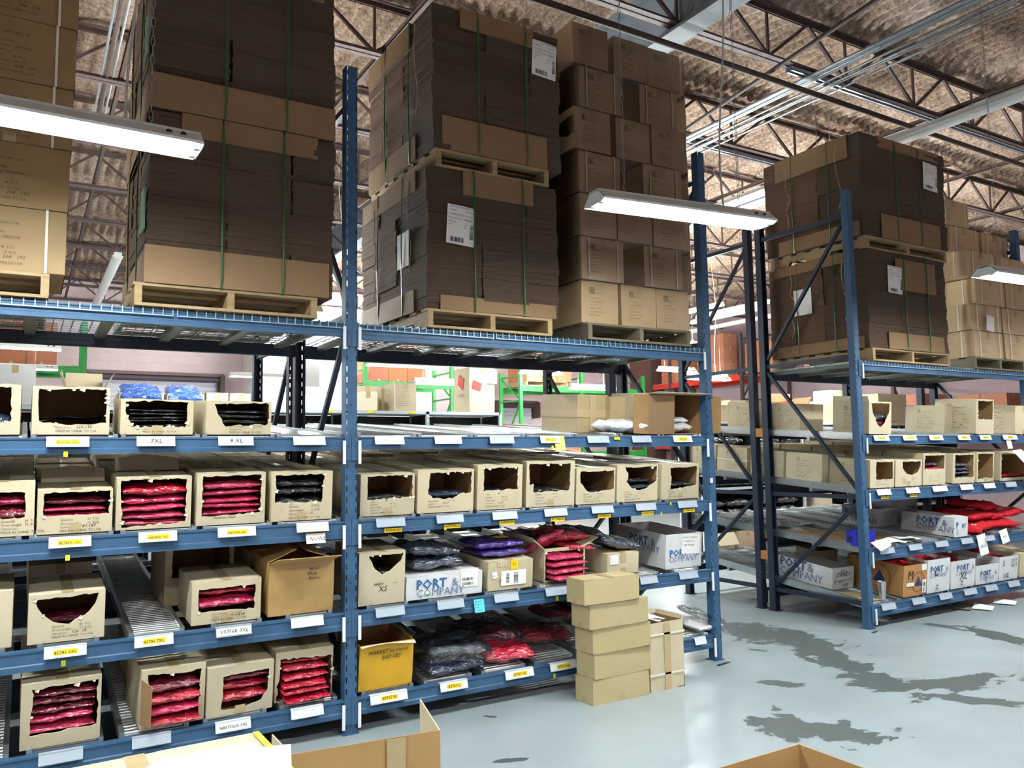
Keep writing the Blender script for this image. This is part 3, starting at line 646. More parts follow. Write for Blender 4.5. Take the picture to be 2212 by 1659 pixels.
# ---------------------------------------------------------------- cartons
def panel(b, p00, p10, p11, p01, t, mi=0, mi_in=None, bul=.004, n=5, seed=0):
    """a slightly bulging cardboard panel, t thick towards its inner side"""
    p00, p10, p11, p01 = map(Vector, (p00, p10, p11, p01)); nr = (p10-p00).cross(p01-p00).normalized()
    def fn(u, v, o):
        p = p00*(1-u)*(1-v)+p10*u*(1-v)+p11*u*v+p01*(1-u)*v
        w = math.sin(math.pi*u)*math.sin(math.pi*v)
        return p+nr*(bul*w*(.4+noise.noise((u*2+seed, v*2, seed*3.1)))+o)
    b.sheet(lambda u, v: fn(u, v, 0), n, n, mi); b.sheet(lambda u, v: fn(v, u, -t), n, n, mi if mi_in is None else mi_in)
    for (a, c) in ((p00, p10), (p10, p11), (p11, p01), (p01, p00)): b.quad(a, a-nr*t, c-nr*t, c, mi)
def holed(b, W, H, poly, t, rag=.004, seed=0, mi=0, mrim=2):
    """front panel in the plane y=0 with a torn opening"""
    rnd = random.Random(seed); pts = []
    for i in range(len(poly)):
        a, c = poly[i], poly[(i+1) % len(poly)]; L = math.hypot((c[0]-a[0])*W, (c[1]-a[1])*H); n = max(1, int(L/.022))
        for k in range(n):
            f = k/n; pts.append(((a[0]+(c[0]-a[0])*f)*W-W/2+rnd.uniform(-rag, rag), (a[1]+(c[1]-a[1])*f)*H+rnd.uniform(-rag, rag)))
    pts = [(max(-W/2+.004, min(W/2-.004, x)), max(.004, min(H-.004, z))) for x, z in pts]
    bm = bmesh.new(); es = []
    for loop in ([(-W/2, 0), (W/2, 0), (W/2, H), (-W/2, H)], pts):
        vs = [bm.verts.new((x, 0, z)) for x, z in loop]; es += [bm.edges.new((vs[i], vs[(i+1) % len(vs)])) for i in range(len(vs))]
    bmesh.ops.triangle_fill(bm, use_beauty=True, use_dissolve=False, edges=es)
    bm.verts.ensure_lookup_table(); bm.faces.ensure_lookup_table(); bm.verts.index_update()
    V = [v.co.copy() for v in bm.verts]; F = [tuple(v.index for v in f.verts) for f in bm.faces]; bm.free()
    F1 = []
    for f in F:
        n = (V[f[1]]-V[f[0]]).cross(V[f[2]]-V[f[0]]); F1.append(f if n.y < 0 else f[::-1])
    b.add(V, F1, mi); b.add([v+Vector((0, t, 0)) for v in V], [f[::-1] for f in F1], mi)
    k = len(pts); q = [(x, 0, z) for x, z in pts]; b.add(q+[(x, t, z) for x, _, z in q], [(i, k+i, k+(i+1) % k, (i+1) % k) for i in range(k)], mrim)
    # torn liner curling along the edge
    for i in range(k):
        if rnd.random() < .09:
            x, z = pts[i]; s = rnd.uniform(.006, .016); b.add([(x-s, -.002, z-s*.4), (x+s*.5, -.003-s*.3, z-s), (x+s, -.001, z+s*.3), (x, -.004-s*.2, z+s*.7)], [(0, 1, 2, 3)], mrim)
class Box: pass
def local(root, p): return root.matrix_basis @ Vector(p)
def carton(loc, W, D, H, rot=(0, 0, 0), front=None, top='closed', flaps=(), mats=None, name='carton', lines=(), side=(), tape=True, seed=0, ftape=True, rag=.004, bul=.006, bottom_tape=True, strapx=(), strapz=(), strapm=None, vent=False):
    mats = mats or (CB, CBI, CBP); t = .004; b = MB(); w = W/2
    root = None
    panel(b, (-w, D, 0), (-w, 0, 0), (-w, 0, H), (-w, D, H), t, 0, 1, bul, seed=seed+1)
    panel(b, (w, 0, 0), (w, D, 0), (w, D, H), (w, 0, H), t, 0, 1, bul, seed=seed+2)
    panel(b, (w, D, 0), (-w, D, 0), (-w, D, H), (w, D, H), t, 0, 1, bul, seed=seed+3)
    panel(b, (-w, D, 0), (w, D, 0), (w, 0, 0), (-w, 0, 0), t, 0, 1, 0, 1)
    if top == 'closed':
        for s in (-1, 1):
            panel(b, (min(0, s*w)+(.001 if s > 0 else 0), 0, H), (max(0, s*w)-(.001 if s < 0 else 0), 0, H), (max(0, s*w)-(.001 if s < 0 else 0), D, H), (min(0, s*w)+(.001 if s > 0 else 0), D, H), t, 0, 1, bul*1.2, 6, seed=seed+4+s)
    if front is None and front != 'none':
        panel(b, (-w, 0, 0), (w, 0, 0), (w, 0, H), (-w, 0, H), t, 0, 1, bul, seed=seed+5)
    me = b.mesh(name, list(mats)); root = obj(name, me, None, loc); root.rotation_euler = rot
    if isinstance(front, (list, tuple)):
        b = MB(); holed(b, W-.001, H, front, t, rag, seed); b.build('front_panel', [mats[0], mats[1], mats[2]], root, (0, -.0005, 0))
    for (sd, L, ang, u0, u1) in flaps:
        b = MB(); c, s = math.cos(ang), math.sin(ang)   # ang from the vertical, outwards positive
        if sd in 'LR':
            k = -1 if sd == 'L' else 1; dx = k*s*L
            pts = [(k*w, D*u0, H), (k*w, D*u1, H), (k*w+dx, D*u1-.01, H+c*L), (k*w+dx, D*u0+.01, H+c*L)]; n = (k*c, 0, -s)
        elif sd in 'FB':
            k = -1 if sd == 'F' else 1; y0 = 0 if sd == 'F' else D; dy = k*s*L
            pts = [(-w+W*u0, y0, H), (-w+W*u1, y0, H), (-w+W*u1-.008, y0+dy, H+c*L), (-w+W*u0+.008, y0+dy, H+c*L)]; n = (0, k*c, -s)
        else:                                             # l / r : flaps of a front opening, hinged on the upright edges
            k = -1 if sd == 'l' else 1
            pts = [(k*w, 0, H*u0), (k*w, 0, H*u1), (k*w+k*s*L, -c*L, H*u1-.01), (k*w+k*s*L, -c*L, H*u0+.01)]; n = (c, k*s, 0)
        b.slab(pts, n, .004); b.build('flap', mats[1] if sd in 'lr' else mats[0], root)
    if tape and top == 'closed':
        b = MB(); tw = .028
        b.sheet(lambda u, v: (-tw+2*tw*u, -.0015+(D+.003)*v, H+.0016+bul*1.2*.25*math.sin(math.pi*v)), 1, 6)
        if ftape and front is None: b.quad((-tw, -.0018-bul*.5, H-.07), (tw, -.0018-bul*.5, H-.07), (tw, -.0018, H+.0015), (-tw, -.0018, H+.0015))
        b.build('packing_tape', TAPE, root)
        if bottom_tape and seed % 3 == 0: b = MB(); b.quad((-tw, -.0018, 0.001), (tw, -.0018, .001), (tw, -.002-bul*.3, .05), (-tw, -.002-bul*.3, .05)); b.build('packing_tape', TAPE, root)
    if lines:
        b = MB()
        for (txt, u, v, s, mi, sh) in lines: b.text(txt, (-w+u*W, -.0028-bul*.75*(front is None), v*H), (1, 0, .02*sh), (-.02*sh, 0, 1), s, mi, .2*sh, .022 if mi == 3 else 0)
        b.build('printing', [INK, INKF, MARK, PCB, PCG, GRNI, NAVYI, REDI], root)
    if side:
        b = MB()
        b.T = Matrix(((0, 0, -1, -w-.0035-bul*.7), (-1, 0, 0, D), (0, 1, 0, 0), (0, 0, 0, 1)))
        side_print(b, D, H, seed) if side == 'std' else [b.text(t_, (u*D, v*H, 0), (1, 0, 0), (0, 1, 0), s, mi, 0, .022 if mi == 3 else 0) for (t_, u, v, s, mi) in side]
        b.build('side_printing', [INK, INKF, MARK, PCB, PCG], root)
    for x in strapx:
        b = MB(); r = .006; xx = -w+x*W; e = .003+bul*.7
        b.box(xx-r, -e-.001, 0.0, xx+r, -e, H); b.box(xx-r, -e, H+.001+bul*.3, xx+r, D, H+.002+bul*.3); b.build('strap', strapm or STRW, root)
    for z in strapz:
        b = MB(); zz = z*H; e = .003+bul*.7; b.box(-w-e, -e-.001, zz-.007, w+e, -e, zz+.007); b.box(-w-e-.001, -e, zz-.007, -w-e, D, zz+.007); b.box(w+e, -e, zz-.007, w+e+.001, D, zz+.007)
        b.build('strap', strapm or STRW, root)
    B = Box(); B.o = root; B.W, B.D, B.H = W, D, H; root['_'] = 0; del root['_']
    return B
def arrows(b, x, y, s, mi=0):
    for a in ((x, y, x+s, y+s*.07), (x, y+s*.93, x+s, y+s), (x, y, x+s*.07, y+s), (x+s*.93, y, x+s, y+s)): b.quad((a[0], a[1], 0), (a[2], a[1], 0), (a[2], a[3], 0), (a[0], a[3], 0), mi)
    for c in (.33, .67):
        b.quad((x+s*(c-.05), y+s*.18, 0), (x+s*(c+.05), y+s*.18, 0), (x+s*(c+.05), y+s*.55, 0), (x+s*(c-.05), y+s*.55, 0), mi)
        b.add([(x+s*(c-.13), y+s*.55, 0), (x+s*(c+.13), y+s*.55, 0), (x+s*c, y+s*.83, 0)], [(0, 1, 2)], mi)
def side_print(b, D, H, seed=0, mi=1, x0=.32, sc=1.0):
    h = H*.052*sc; x = D*x0
    arrows(b, x, H*.72, H*.13, mi); b.text('MF 10401-0303', (x+H*.2, H*.73, 0), (1, 0, 0), (0, 1, 0), h, mi)
    for i, (t, c) in enumerate((('Country of Mine', ''), ('Style number:   087754K', ''), ('Size:     M', ''), ('Quantity:', '48  PCS'), ('Gross weight:', '14  KGS'), ('Carton no.:', ''), ('MADE IN CHINA  TO USA', ''))):
        y = H*(.62-.078*i); b.text(t, (x, y, 0), (1, 0, 0), (0, 1, 0), h, mi)
        if c: b.text(c, (x+h*9, y, 0), (1, 0, 0), (0, 1, 0), h, mi)
    b.text('%d' % (30+seed*7 % 90), (x+h*7, H*(.62-.078*5), 0), (1, 0, 0), (0, 1, 0), h*1.5, 2 if mi == 1 else mi, .2)
def std_lines(q='20', g='12', no='', top=.27, s=.0165, x=.3, H=.27, n=4, ink=1):
    L = []; rows = [('Quantity:', q+'  PCS'), ('Gross weight:', g+'  KGS'), ('Carton no.:', ''), ('MADE IN CHINA  TO USA', '')][-n:]
    for i, (a, c) in enumerate(rows):
        v = top-i*s*1.32/H; L.append((a, x, v, s, ink if i < len(rows)-1 else ink, 0))
        if c: L.append((c, x+.36, v, s, ink, 0))
    if no: L.append((no, x+.26, top-(n-2)*s*1.32/H, s*1.35, 2, 1))
    return L
# ---------------------------------------------------------------- bagged garments
PK = []
def pillow(seed, nu=26, nv=22):
    b = MB(); sg = lambda v, e: math.copysign(abs(v)**e, v)
    def fn(side):
        def g(u, v):
            x = math.sin((u-.5)*math.pi); y = math.sin((v-.5)*math.pi)
            ex = (1-abs(x)**5)*(1-abs(y)**5); hh = max(0, ex)**.45
            n = noise.noise((x*2.2+seed*5, y*2.2, side*.5+seed))*.5+noise.noise((x*5+seed, y*6, seed*2))*.3+noise.noise((x*11+seed, y*13, seed))*.14
            z = .5+side*.5*hh*(.72+n*.9)
            k = 1+.05*noise.noise((x*3, y*3, seed+7)); ed = abs(y)**6
            z += ed*.1*noise.noise((x*9, side, seed*3)); q = ed*.02*noise.noise((x*7, z*3, seed+4))
            return (x*.5*k, y*.5*k+q, z*hh**.0+(.0 if side > 0 else 0))
        return g
    b.sheet(fn(1), nu, nv); f = fn(-1); b.sheet(lambda u, v: f(1-u, v), nu, nv)
    return b
for i in range(7): PK.append(pillow(i*1.7+.3))
PKM = {}
def pkmesh(i, c):
    if (i, c) not in PKM: PKM[(i, c)] = PK[i].mesh('garment_packet', c if not isinstance(c, str) else GAR[c])
    return PKM[(i, c)]
def packet(loc, w, d, h, c, label, rot=(0, 0, 0), group=None, cat='bagged garment', tags=(), name='garment_packet', film=False):
    i = random.randrange(len(PK)); o = obj(name, pkmesh(i, c), None, loc); o.scale = (w, d, h); o.rotation_euler = rot
    tag(o, label, cat, group)
    for (u, v, s, m, txt) in tags:
        b = MB(); z = 1.02
        sx, sy = s/w, s/d
        b.sheet(lambda a, e: (u-sx+2*sx*a, v-sy+2*sy*e, z+.02*math.sin(a*3)), 2, 2)
        if txt: b.text(txt, (u-sx*.5, v-sy*.4, z+.04), (1, 0, 0), (0, 1, 0), sx*1.1, 1)
        b.build('sticker', [m, MARK], o)
    if film:
        b = MB(); sd = random.random()*9
        def g(u, v):
            x, y = u*2-1, v*2-1; r = max(abs(x), abs(y)); hh = max(0, 1-r**6)**.5
            return (x*.62+.05*noise.noise((x*4, y*4, sd)), y*.62+.05*noise.noise((x*4, y*4, sd+3)), .1+hh*(.98+.16*noise.noise((x*5, y*5, sd)))+.1*noise.noise((x*7, y*7, sd)))
        b.sheet(g, 20, 16); b.build('plastic_bag', FILM, o, label='clear crinkled plastic bag')
    return o
LEVW = ['bottom', 'second', 'third', 'fourth', 'fifth', 'sixth', 'seventh']
def fill(B, cols, hs, where, y0=.024, z0=.008, dx=.04, over=0, group=None, dep=None, w=None):
    """a pile of packets lying in carton B, bottom one first"""
    z = z0; n = len(cols); tot = z0+sum(hs[:n])*.86+.03
    if tot > B.H-.02: f = (B.H-.05-z0)/(tot-z0-.03); hs = [h*f for h in hs]
    for i, (c, h) in enumerate(zip(cols, hs)):
        ww = (w or (B.W-dx))*random.uniform(.95, 1); d = (dep or (B.D-.05))*random.uniform(.94, 1)
        yy = y0-over*(1-i/max(1, n))+jit(.008); p = local(B.o, (jit(.006), yy+d/2, z))
        r = B.o.rotation_euler
        cn = {'pink': 'pink-red', 'maroon': 'dark maroon', 'grey': 'slate grey'}.get(c, c)
        pos = 'only' if n == 1 else 'topmost' if i == n-1 else LEVW[i]
        packet(p, ww, d, h, c, '%s %s bag in %s' % (pos, cn, where) if n > 1 else '%s bag lying in %s' % (cn, where), (r.x+jit(.03), r.y+jit(.03), r.z+jit(.05)), group)
        z += h*.86
def px_carton(xl, xr, yt, yb, k, yf=.05, D=.45, dz=0, ryaw=0, **kw):
    a = P(xl, yb, Y=yf); c = P(xr, yb, Y=yf); W = c.x-a.x; z = lane_z(k, yf)+.002+dz; H = P(xl, yt, Y=yf).z-z
    return carton(((a.x+c.x)/2, yf, z), W, D, H, (math.atan(SLOPE[k]), 0, ryaw), **kw)
RECT = lambda a, b, c, d: [(a, b), (c, b), (c, d), (a, d)]
# queued closed cartons behind
QP = carton((0, 0, -5), .36, .43, .27, seed=3); QP2 = carton((0, 0, -5), .36, .43, .27, seed=13, strapx=(.2, .8))
QN = [0]
def queue(B, k, n, desc, cat='carton', y0=None, zs=1.0, group='closed cartons queued on the roller lanes'):
    y = (y0 if y0 is not None else B.o.location.y+B.D+.012)
    for i in range(n):
        src = (QP, QP2)[QN[0] % 5 == 3]; QN[0] += 1
        if y+.4 > 2.42: break
        h = B.H*random.uniform(.92, 1.02)*zs
        o = dup(src.o, (B.o.location.x+jit(.008), y, lane_z(k, y)+.002), (math.atan(SLOPE[k]), 0, jit(.012)), 'closed brown carton queued %s behind %s' % (ORD[i] if n > 1 else 'directly', desc), group)
        o['category'] = cat; o.scale = (B.W/.36*random.uniform(.96, 1), .98, h/.27); y += .435+random.uniform(0, .012)
# ---------------------------------------------------------------- near bay, first post's near side
def T(B, label, cat='carton', group=None): tag(B.o, label, cat, group); return B
# top lane level
B = T(px_carton(-85, 42, 828, 948, 3, front=RECT(.12, .25, .84, .95), seed=1), 'torn-open carton cut by the picture edge on the top lane level of the near bay')
fill(B, ['navy'], [.1], 'the torn carton at the picture edge on the top lane level')
B = T(px_carton(67, 235, 834, 946, 3, front=[(.08, .27), (.5, .2), (.96, .25), (.95, .96), (.07, .94)], seed=2, lines=std_lines(no='120-134', n=2, top=.13, s=.0165, H=.29)), 'nearly empty open carton over the B5754K 6XL label on the top lane level')
b = MB(); W, D = B.W-.03, B.D-.05
b.sheet(lambda u, v: ((u-.5)*W, .015+v*D, .075+.02*noise.noise((u*3, v*3, 1))+.035*u*(1-v)-.01*math.cos(u*9)*(1-v)), 14, 12); b.sheet(lambda u, v: ((.5-u)*W, .015+v*D, .012), 2, 2)
o = b.build('folded_cloth', DKCL); o.location = B.o.location; o.rotation_euler = B.o.rotation_euler; tag(o, 'flat folded dark slate cloth at the bottom of the nearly empty open carton', 'cloth')
B = T(px_carton(259, 416, 862, 946, 3, front=[(.16, .22), (.9, .24), (.92, .96), (.06, .94), (.08, .55)], seed=3, lines=std_lines(n=2, top=.14, s=.015, H=.24), rag=.006), 'open carton packed with glossy black bags over the 7XL label')
fill(B, ['black']*5, [.055, .055, .05, .05, .045], 'the carton over the handwritten 7XL label', z0=.035)
B = T(px_carton(444, 585, 866, 944, 3, front=[(.3, .27), (.95, .3), (.96, .95), (.12, .93), (.18, .6)], seed=4, lines=std_lines(n=3, top=.22, s=.0155, H=.23, x=.35), rag=.007), 'open carton of black bags with a yellow tag over the 8 XL label')
fill(B, ['black']*4, [.055, .05, .045, .04], 'the carton over the handwritten 8 XL label', z0=.02)
b = MB(); b.sheet(lambda u, v: (.08*(u-.3), -.003+.05*v, .075+.012*u+.006*math.sin(u*5)), 5, 2); o = b.build('paper_tag', STF); p = local(B.o, (-.06, 0, 0)); o.location = p; tag(o, 'yellow paper tag poking out of the carton over the 8 XL label', 'tag')
# third lane level
G3 = 'cartons on the third lane level of the near bay'
B = T(px_carton(-75, 72, 1043, 1168, 2, front=RECT(.1, .33, .86, .8), seed=5, lines=std_lines(n=4, top=.26, H=.32, x=.5)), 'torn-open carton cut by the picture edge on the level with the 85785K labels'); e5 = B
fill(B, ['maroon', 'pink'], [.1, .07], 'the carton at the picture edge on the 85785K level', z0=.05)
B = T(px_carton(78, 241, 1060, 1164, 2, front=[(.08, .4), (.95, .42), (.97, .95), (.08, .95)], seed=6, lines=std_lines('20', '12', '187-187', top=.29, H=.26)), 'open carton of pink-red bags over the 85785K 6XL label'); f6 = B
fill(B, ['pink', 'pink', 'maroon'], [.09, .06, .09], 'the carton over the 85785K 6XL label', z0=.06)
B = T(px_carton(249, 411, 1032, 1152, 2, front=[(.08, .06), (.93, .1), (.93, .96), (.06, .94)], seed=7, rag=.006), 'tall torn-open carton of pink-red bags over the V85785K 7XL label'); g7 = B
fill(B, ['pink', 'pink', 'pink', 'pink', 'red'], [.05, .05, .05, .06, .08], 'the carton over the 85785K 7XL label', y0=.01)
B = T(px_carton(423, 571, 1023, 1141, 2, front=[(.08, .17), (.93, .2), (.94, .95), (.08, .94)], seed=8, lines=[('MADE IN CHINA', .25, .12, .016, 1, 0)]), 'open carton of five pink-red bags over the 85785K 8XL label'); h8 = B
fill(B, ['pink', 'pink', 'pink', 'pink', 'pink'], [.05, .045, .045, .05, .07], 'the carton over the 85785K 8XL label', z0=.04)
B = T(px_carton(585, 716, 1020, 1131, 2, front=[(.06, .38), (.83, .36), (.86, .95), (.06, .93)], seed=9, lines=[('Size:', .28, .33, .015, 1, 0)]+std_lines('44', '11', '1 - 91', top=.27, H=.28, x=.28)), 'open carton of loose black bags over the NONE note'); i9 = B
fill(B, ['black', 'black', 'black'], [.1, .07, .06], 'the carton over the NONE note', z0=.05)
for B, d in ((e5, 'the torn carton at the picture edge'), (f6, 'the carton of pink bags over the 6XL label'), (g7, 'the tall carton over the 7XL label'), (h8, 'the carton of five pink bags'), (i9, 'the carton of black bags over the NONE note')):
    queue(B, 2, 4 if B not in (g7, i9) else 4, d)
# raised flaps seen on the first queued cartons
for B, lb in ((f6, 'curled cardboard flap standing on the carton behind the 6XL label'), (g7, 'bent cardboard flap standing on the carton behind the 7XL label')):
    b = MB(); W = B.W*.9; b.sheet(lambda u, v: ((u-.5)*W, v*.05, .0+.06*v+.02*math.sin(math.pi*u)*v), 6, 3); b.sheet(lambda u, v: ((.5-u)*W, v*.05, -.004+.06*v+.02*math.sin(math.pi*u)*v), 6, 3)
    o = b.build('cardboard_flap', CB); o.location = local(B.o, (0, B.D*.72, B.H+.012)); o.rotation_euler = B.o.rotation_euler; tag(o, lb, 'cardboard')
# second lane level
B = T(px_carton(-95, 24, 1285, 1411, 1, seed=10, bul=.012), 'crumpled closed carton cut by the picture edge on the 85786 level')
B = T(px_carton(58, 224, 1286, 1402, 1, front=[(.08, .9), (.1, .74), (.24, .5), (.4, .37), (.52, .36), (.74, .52), (.88, .72), (.91, .93)], seed=11, lines=std_lines('20', '12', '126  18', top=.3, H=.3, x=.3), rag=.005), 'carton with a round scooped opening over the 85786 6XL label'); k11 = B
fill(B, ['maroon', 'maroon'], [.06, .05], 'the scooped carton over the 85786 6XL label', dep=.25, y0=.12)
B = T(px_carton(412, 562, 1259, 1361, 1, front=[(.1, .3), (.9, .27), (.92, .84), (.1, .82)], seed=12, lines=[('Gross weight:  12   KGS', .28, .2, .0165, 1, 0), ('Carton no.:', .28, .13, .0165, 1, 0), ('410/418', .55, .125, .024, 2, 1), ('MADE IN CHINA  TO USA', .28, .06, .0165, 0, 0)]), 'open carton of two pink-red bags marked 410/418 beside the bare roller lane'); l12 = B
fill(B, ['pink', 'red'], [.1, .08], 'the carton marked 410/418', z0=.07)
B = carton((l12.o.location.x-.06, l12.o.location.y+.5, lane_z(1, .55)+.002), .4, .5, .36, (math.atan(SLOPE[1]), 0, .03), front=RECT(.1, .45, .94, .95), seed=14); T(B, 'dark open carton standing behind the carton marked 410/418')
B = T(px_carton(578, 719, 1217, 1340, 1, top='open', flaps=(('F', .16, 1.25, 0, 1), ('L', .18, -1.2, .05, .95), ('R', .17, -1.25, .05, .95), ('B', .15, -1.4, 0, 1)), seed=15, bul=.01, lines=[('88967', .6, .82, .026, 2, 1), ('Mesh', .58, .73, .026, 2, 1), ('Before', .6, .64, .026, 2, 1)], mats=(M('old_cardboard', (186, 150, 92), .55, var=(14, .1), bump=(18, .3, .004), coat=.35, coatr=.25), CBI, CBP)), 'glossy tape-covered closed carton with 88967 handwritten on its front'); m15 = B
queue(k11, 1, 2, 'the scooped carton over the 85786 6XL label', y0=.9); queue(m15, 1, 2, 'the tape-covered carton marked 88967')
# bottom lane level
B = T(px_carton(41, 214, 1476, 1632, 0, front=[(.12, .2), (.96, .22), (.95, .93), (.14, .9)], seed=16, rag=.006), 'big open carton of dark red bags on the bottom lane at the picture edge'); n16 = B
fill(B, ['pink', 'pink', 'maroon', 'maroon', 'maroon'], [.05, .06, .06, .06, .05], 'the big carton on the bottom lane at the picture edge', z0=.06, y0=.012)
B = T(px_carton(300, 440, 1446, 1588, 0, front=[(.13, .03), (.9, .04), (.93, .9), (.7, .86), (.1, .92)], flaps=(('l', .1, -.35, .1, .85),), seed=17, ryaw=.05), 'leaning torn carton with red bags spilling from it on the bottom lanes'); o17 = B
fill(B, ['red', 'pink', 'red', 'maroon'], [.06, .06, .07, .08], 'the leaning torn carton with red bags spilling out', y0=.0, over=.05)
B = T(px_carton(444, 588, 1442, 1562, 0, front=[(.22, .13), (.55, .1), (.82, .2), (.93, .42), (.93, .83), (.24, .8)], seed=18, ryaw=.04), 'carton with an irregular tear showing red bags over the N85756LK-5XL label'); p18 = B
fill(B, ['red', 'red', 'maroon'], [.09, .08, .07], 'the carton over the N85756LK-5XL label', z0=.04)
B = T(px_carton(592, 716, 1408, 1530, 0, yf=.1, front=[(.02, .02), (.98, .02), (.98, .8), (.1, .86)], seed=19, rag=.008), 'open carton by the first post with red bags sliding out over the bottom beam'); q19 = B
fill(B, ['red']*6, [.05, .05, .05, .06, .06, .06], 'the carton beside the first post', over=.13, y0=.03, w=.27)
for B, d in ((o17, 'the leaning torn carton'), (p18, 'the carton over the N85756LK-5XL label'), (q19, 'the carton beside the first post on the bottom lane')): queue(B, 0, 2, d)
queue(n16, 0, 1, 'the big open carton on the bottom lane', y0=.95)
# ---------------------------------------------------------------- middle bay
names3 = ['87754K XS', '87754K S', '87754K M', '87754K L', '87754K XL', '87754K XXL', '87754K 3XL']
opn = [[(.12, .39), (.97, .42), (.96, .95), (.12, .95)], [(.19, .45), (.28, .35), (.5, .31), (.62, .33), (.75, .42), (.95, .44), (.96, .94), (.2, .93)], [(.14, .42), (.9, .45), (.9, .93), (.13, .94)],
       [(.14, .32), (.9, .34), (.92, .94), (.05, .95), (.06, .5), (.15, .5)], [(.1, .6), (.25, .38), (.45, .32), (.97, .4), (.97, .92), (.1, .9)], [(.22, .55), (.35, .36), (.55, .3), (.75, .38), (.97, .55), (.97, .94), (.2, .93), (.28, .7)], [(.24, .27), (.6, .32), (.94, .38), (.95, .92), (.22, .9), (.27, .55)]]
g3 = []
for i, (xl, xr, yt, yb) in enumerate(((777, 894, 1025, 1121), (901, 1022, 1016, 1116), (1030, 1127, 1005, 1109), (1136, 1240, 997, 1102), (1244, 1328, 1012, 1096), (1332, 1420, 1005, 1090), (1428, 1509, 1003, 1084))):
    B = T(px_carton(xl, xr, yt, yb, 2, front=opn[i], seed=30+i, lines=([('Size:', .2, .33, .0145, 1, 0), ('M', .45, .33, .02, 2, 1)] if i in (0, 2) else [])+std_lines('48', '14', ('7 : 97', '25:171', '16 171', '91 : 97', '91  97', '90', '114-14')[i], top=.26, H=.26, x=.18, s=.0135, n=4 if i != 1 else 3), rag=.005),
          'torn-open carton of dark bags over the %s sticker' % names3[i]); g3.append(B)
    fill(B, [('black', 'black'), ('navy', 'navy'), ('navy', 'navy'), ('navy', 'black'), ('navy',), ('black', 'navy', 'black'), ('black', 'black')][i], [.06, .05, .05], 'the carton over the %s sticker' % names3[i], z0=.03)
    queue(B, 2, 4, 'the open carton over the %s sticker' % names3[i])
# top lane level of the middle bay: two open boxes and white bags
a = P(1246, 930, Y=.38); c = P(1311, 930, Y=.38); z = lane_z(3, .38); H = P(1246, 852, Y=.38).z-z
B = T(carton(((a.x+c.x)/2, .38, z), c.x-a.x, .5, H, (math.atan(SLOPE[3]), 0, 0), top='open', seed=40, mats=(TAPE, CBI, CBP), bul=.003), 'closed tape-covered carton set back on the bare top lanes')
b = MB(); zz = B.H*.5; b.box(-B.W/2-.004, -.006, zz-.03, B.W/2+.004, -.004, zz+.03); b.box(-B.W/2-.006, -.004, zz-.03, -B.W/2-.003, B.D, zz+.03); b.box(-.03, -.0065, 0, .03, -.0045, B.H); b.build('packing_tape', TAPEC, B.o)
a = P(1394, 941, Y=.08); c = P(1520, 938, Y=.08); z = lane_z(3, .08); H = P(1394, 850, Y=.08).z-z
B = T(carton(((a.x+c.x)/2, .06, z), c.x-a.x, .45, H, (math.atan(SLOPE[3]), 0, .03), front='none', flaps=(('l', .19, 1.35, 0, .98), ('F', .1, 1.45, 0, 1), ('r', .14, .3, .02, .98)), seed=41, tape=False), 'open carton on its side at the end of the top lanes, white bags inside'); bs = B
# (its front flap hides half of the mouth)
b = MB(); b.slab([(-B.W/2, -.004, .0), (-B.W*.08, -.02, .0), (-B.W*.08, -.02, B.H-.01), (-B.W/2, -.004, B.H-.01)], (0, 1, 0), .004); b.build('flap', CBB, B.o)
packet(local(B.o, (B.W*.17, .2, .006)), .24, .3, .085, 'white', 'lower white bag inside the open carton at the end of the top lanes', (.05, 0, .1)); packet(local(B.o, (B.W*.17, .22, .078)), .22, .28, .06, 'white', 'upper white bag inside the open carton at the end of the top lanes', (.05, .05, -.1))
packet(local(B.o, (B.W*.1, .3, .135)), .2, .22, .09, 'red', 'red and white bag inside the open carton at the end of the top lanes', (.2, 0, .2))
p = P(1362, 925, Y=.02); packet((p.x, .16, lane_z(3, .06)+.012), .36, .28, .12, 'white', 'white bagged garment lying on the top lanes in front of the tape-covered cartons', (.05, 0, -.05))
a = P(1316, 935, Y=.3); B = T(carton((a.x+.2, .32, lane_z(3, .32)+.002), .36, .45, .29, (math.atan(SLOPE[3]), 0, 0), seed=43, mats=(TAPE, CBI, CBP), bul=.003), 'closed glossy carton behind the white bag on the top lanes')
# second lane level of the middle bay
B = T(px_carton(773, 873, 1195, 1315, 1, front=[(.2, .93), (.35, .68), (.5, .57), (.66, .62), (.9, .8), (.97, .95)], seed=50, lines=[('88850', .32, .36, .026, 1, 1), ('1028', .72, .37, .016, 1, 1), ('XS', .42, .24, .05, 2, 1)]), 'brown carton with a V-shaped cut in its front, next to the white lettered carton'); u = B
packet(local(B.o, (0, .2, .12)), .2, .3, .1, 'black', 'black bagged garment inside the carton with the V-shaped cut', (.1, 0, 0))
packet(local(B.o, (0, .22, .03)), .24, .34, .1, 'black', 'lower black bagged garment inside the carton with the V-shaped cut', (.1, 0, .1))
PC_ = lambda u, v, s, sp=1.0: [('PORT', u, v, s, 3, 0), ('&', u+.36*sp, v, s, 4, 0), ('COMPANY', u-.005, v-.115*sp/.6, s*.86, 4, 0)]
WM = (WHB, WHI, WHB)
B = T(px_carton(877, 1041, 1247, 1304, 1, seed=51, mats=WM, tape=False, bul=.003, lines=[('PORT', .12, .44, .085, 3, 0), ('&', .58, .44, .08, 4, 0), ('COMPANY', .12, .1, .071, 4, 0)]), 'low white carton with blue lettering carrying two navy bags'); v = B
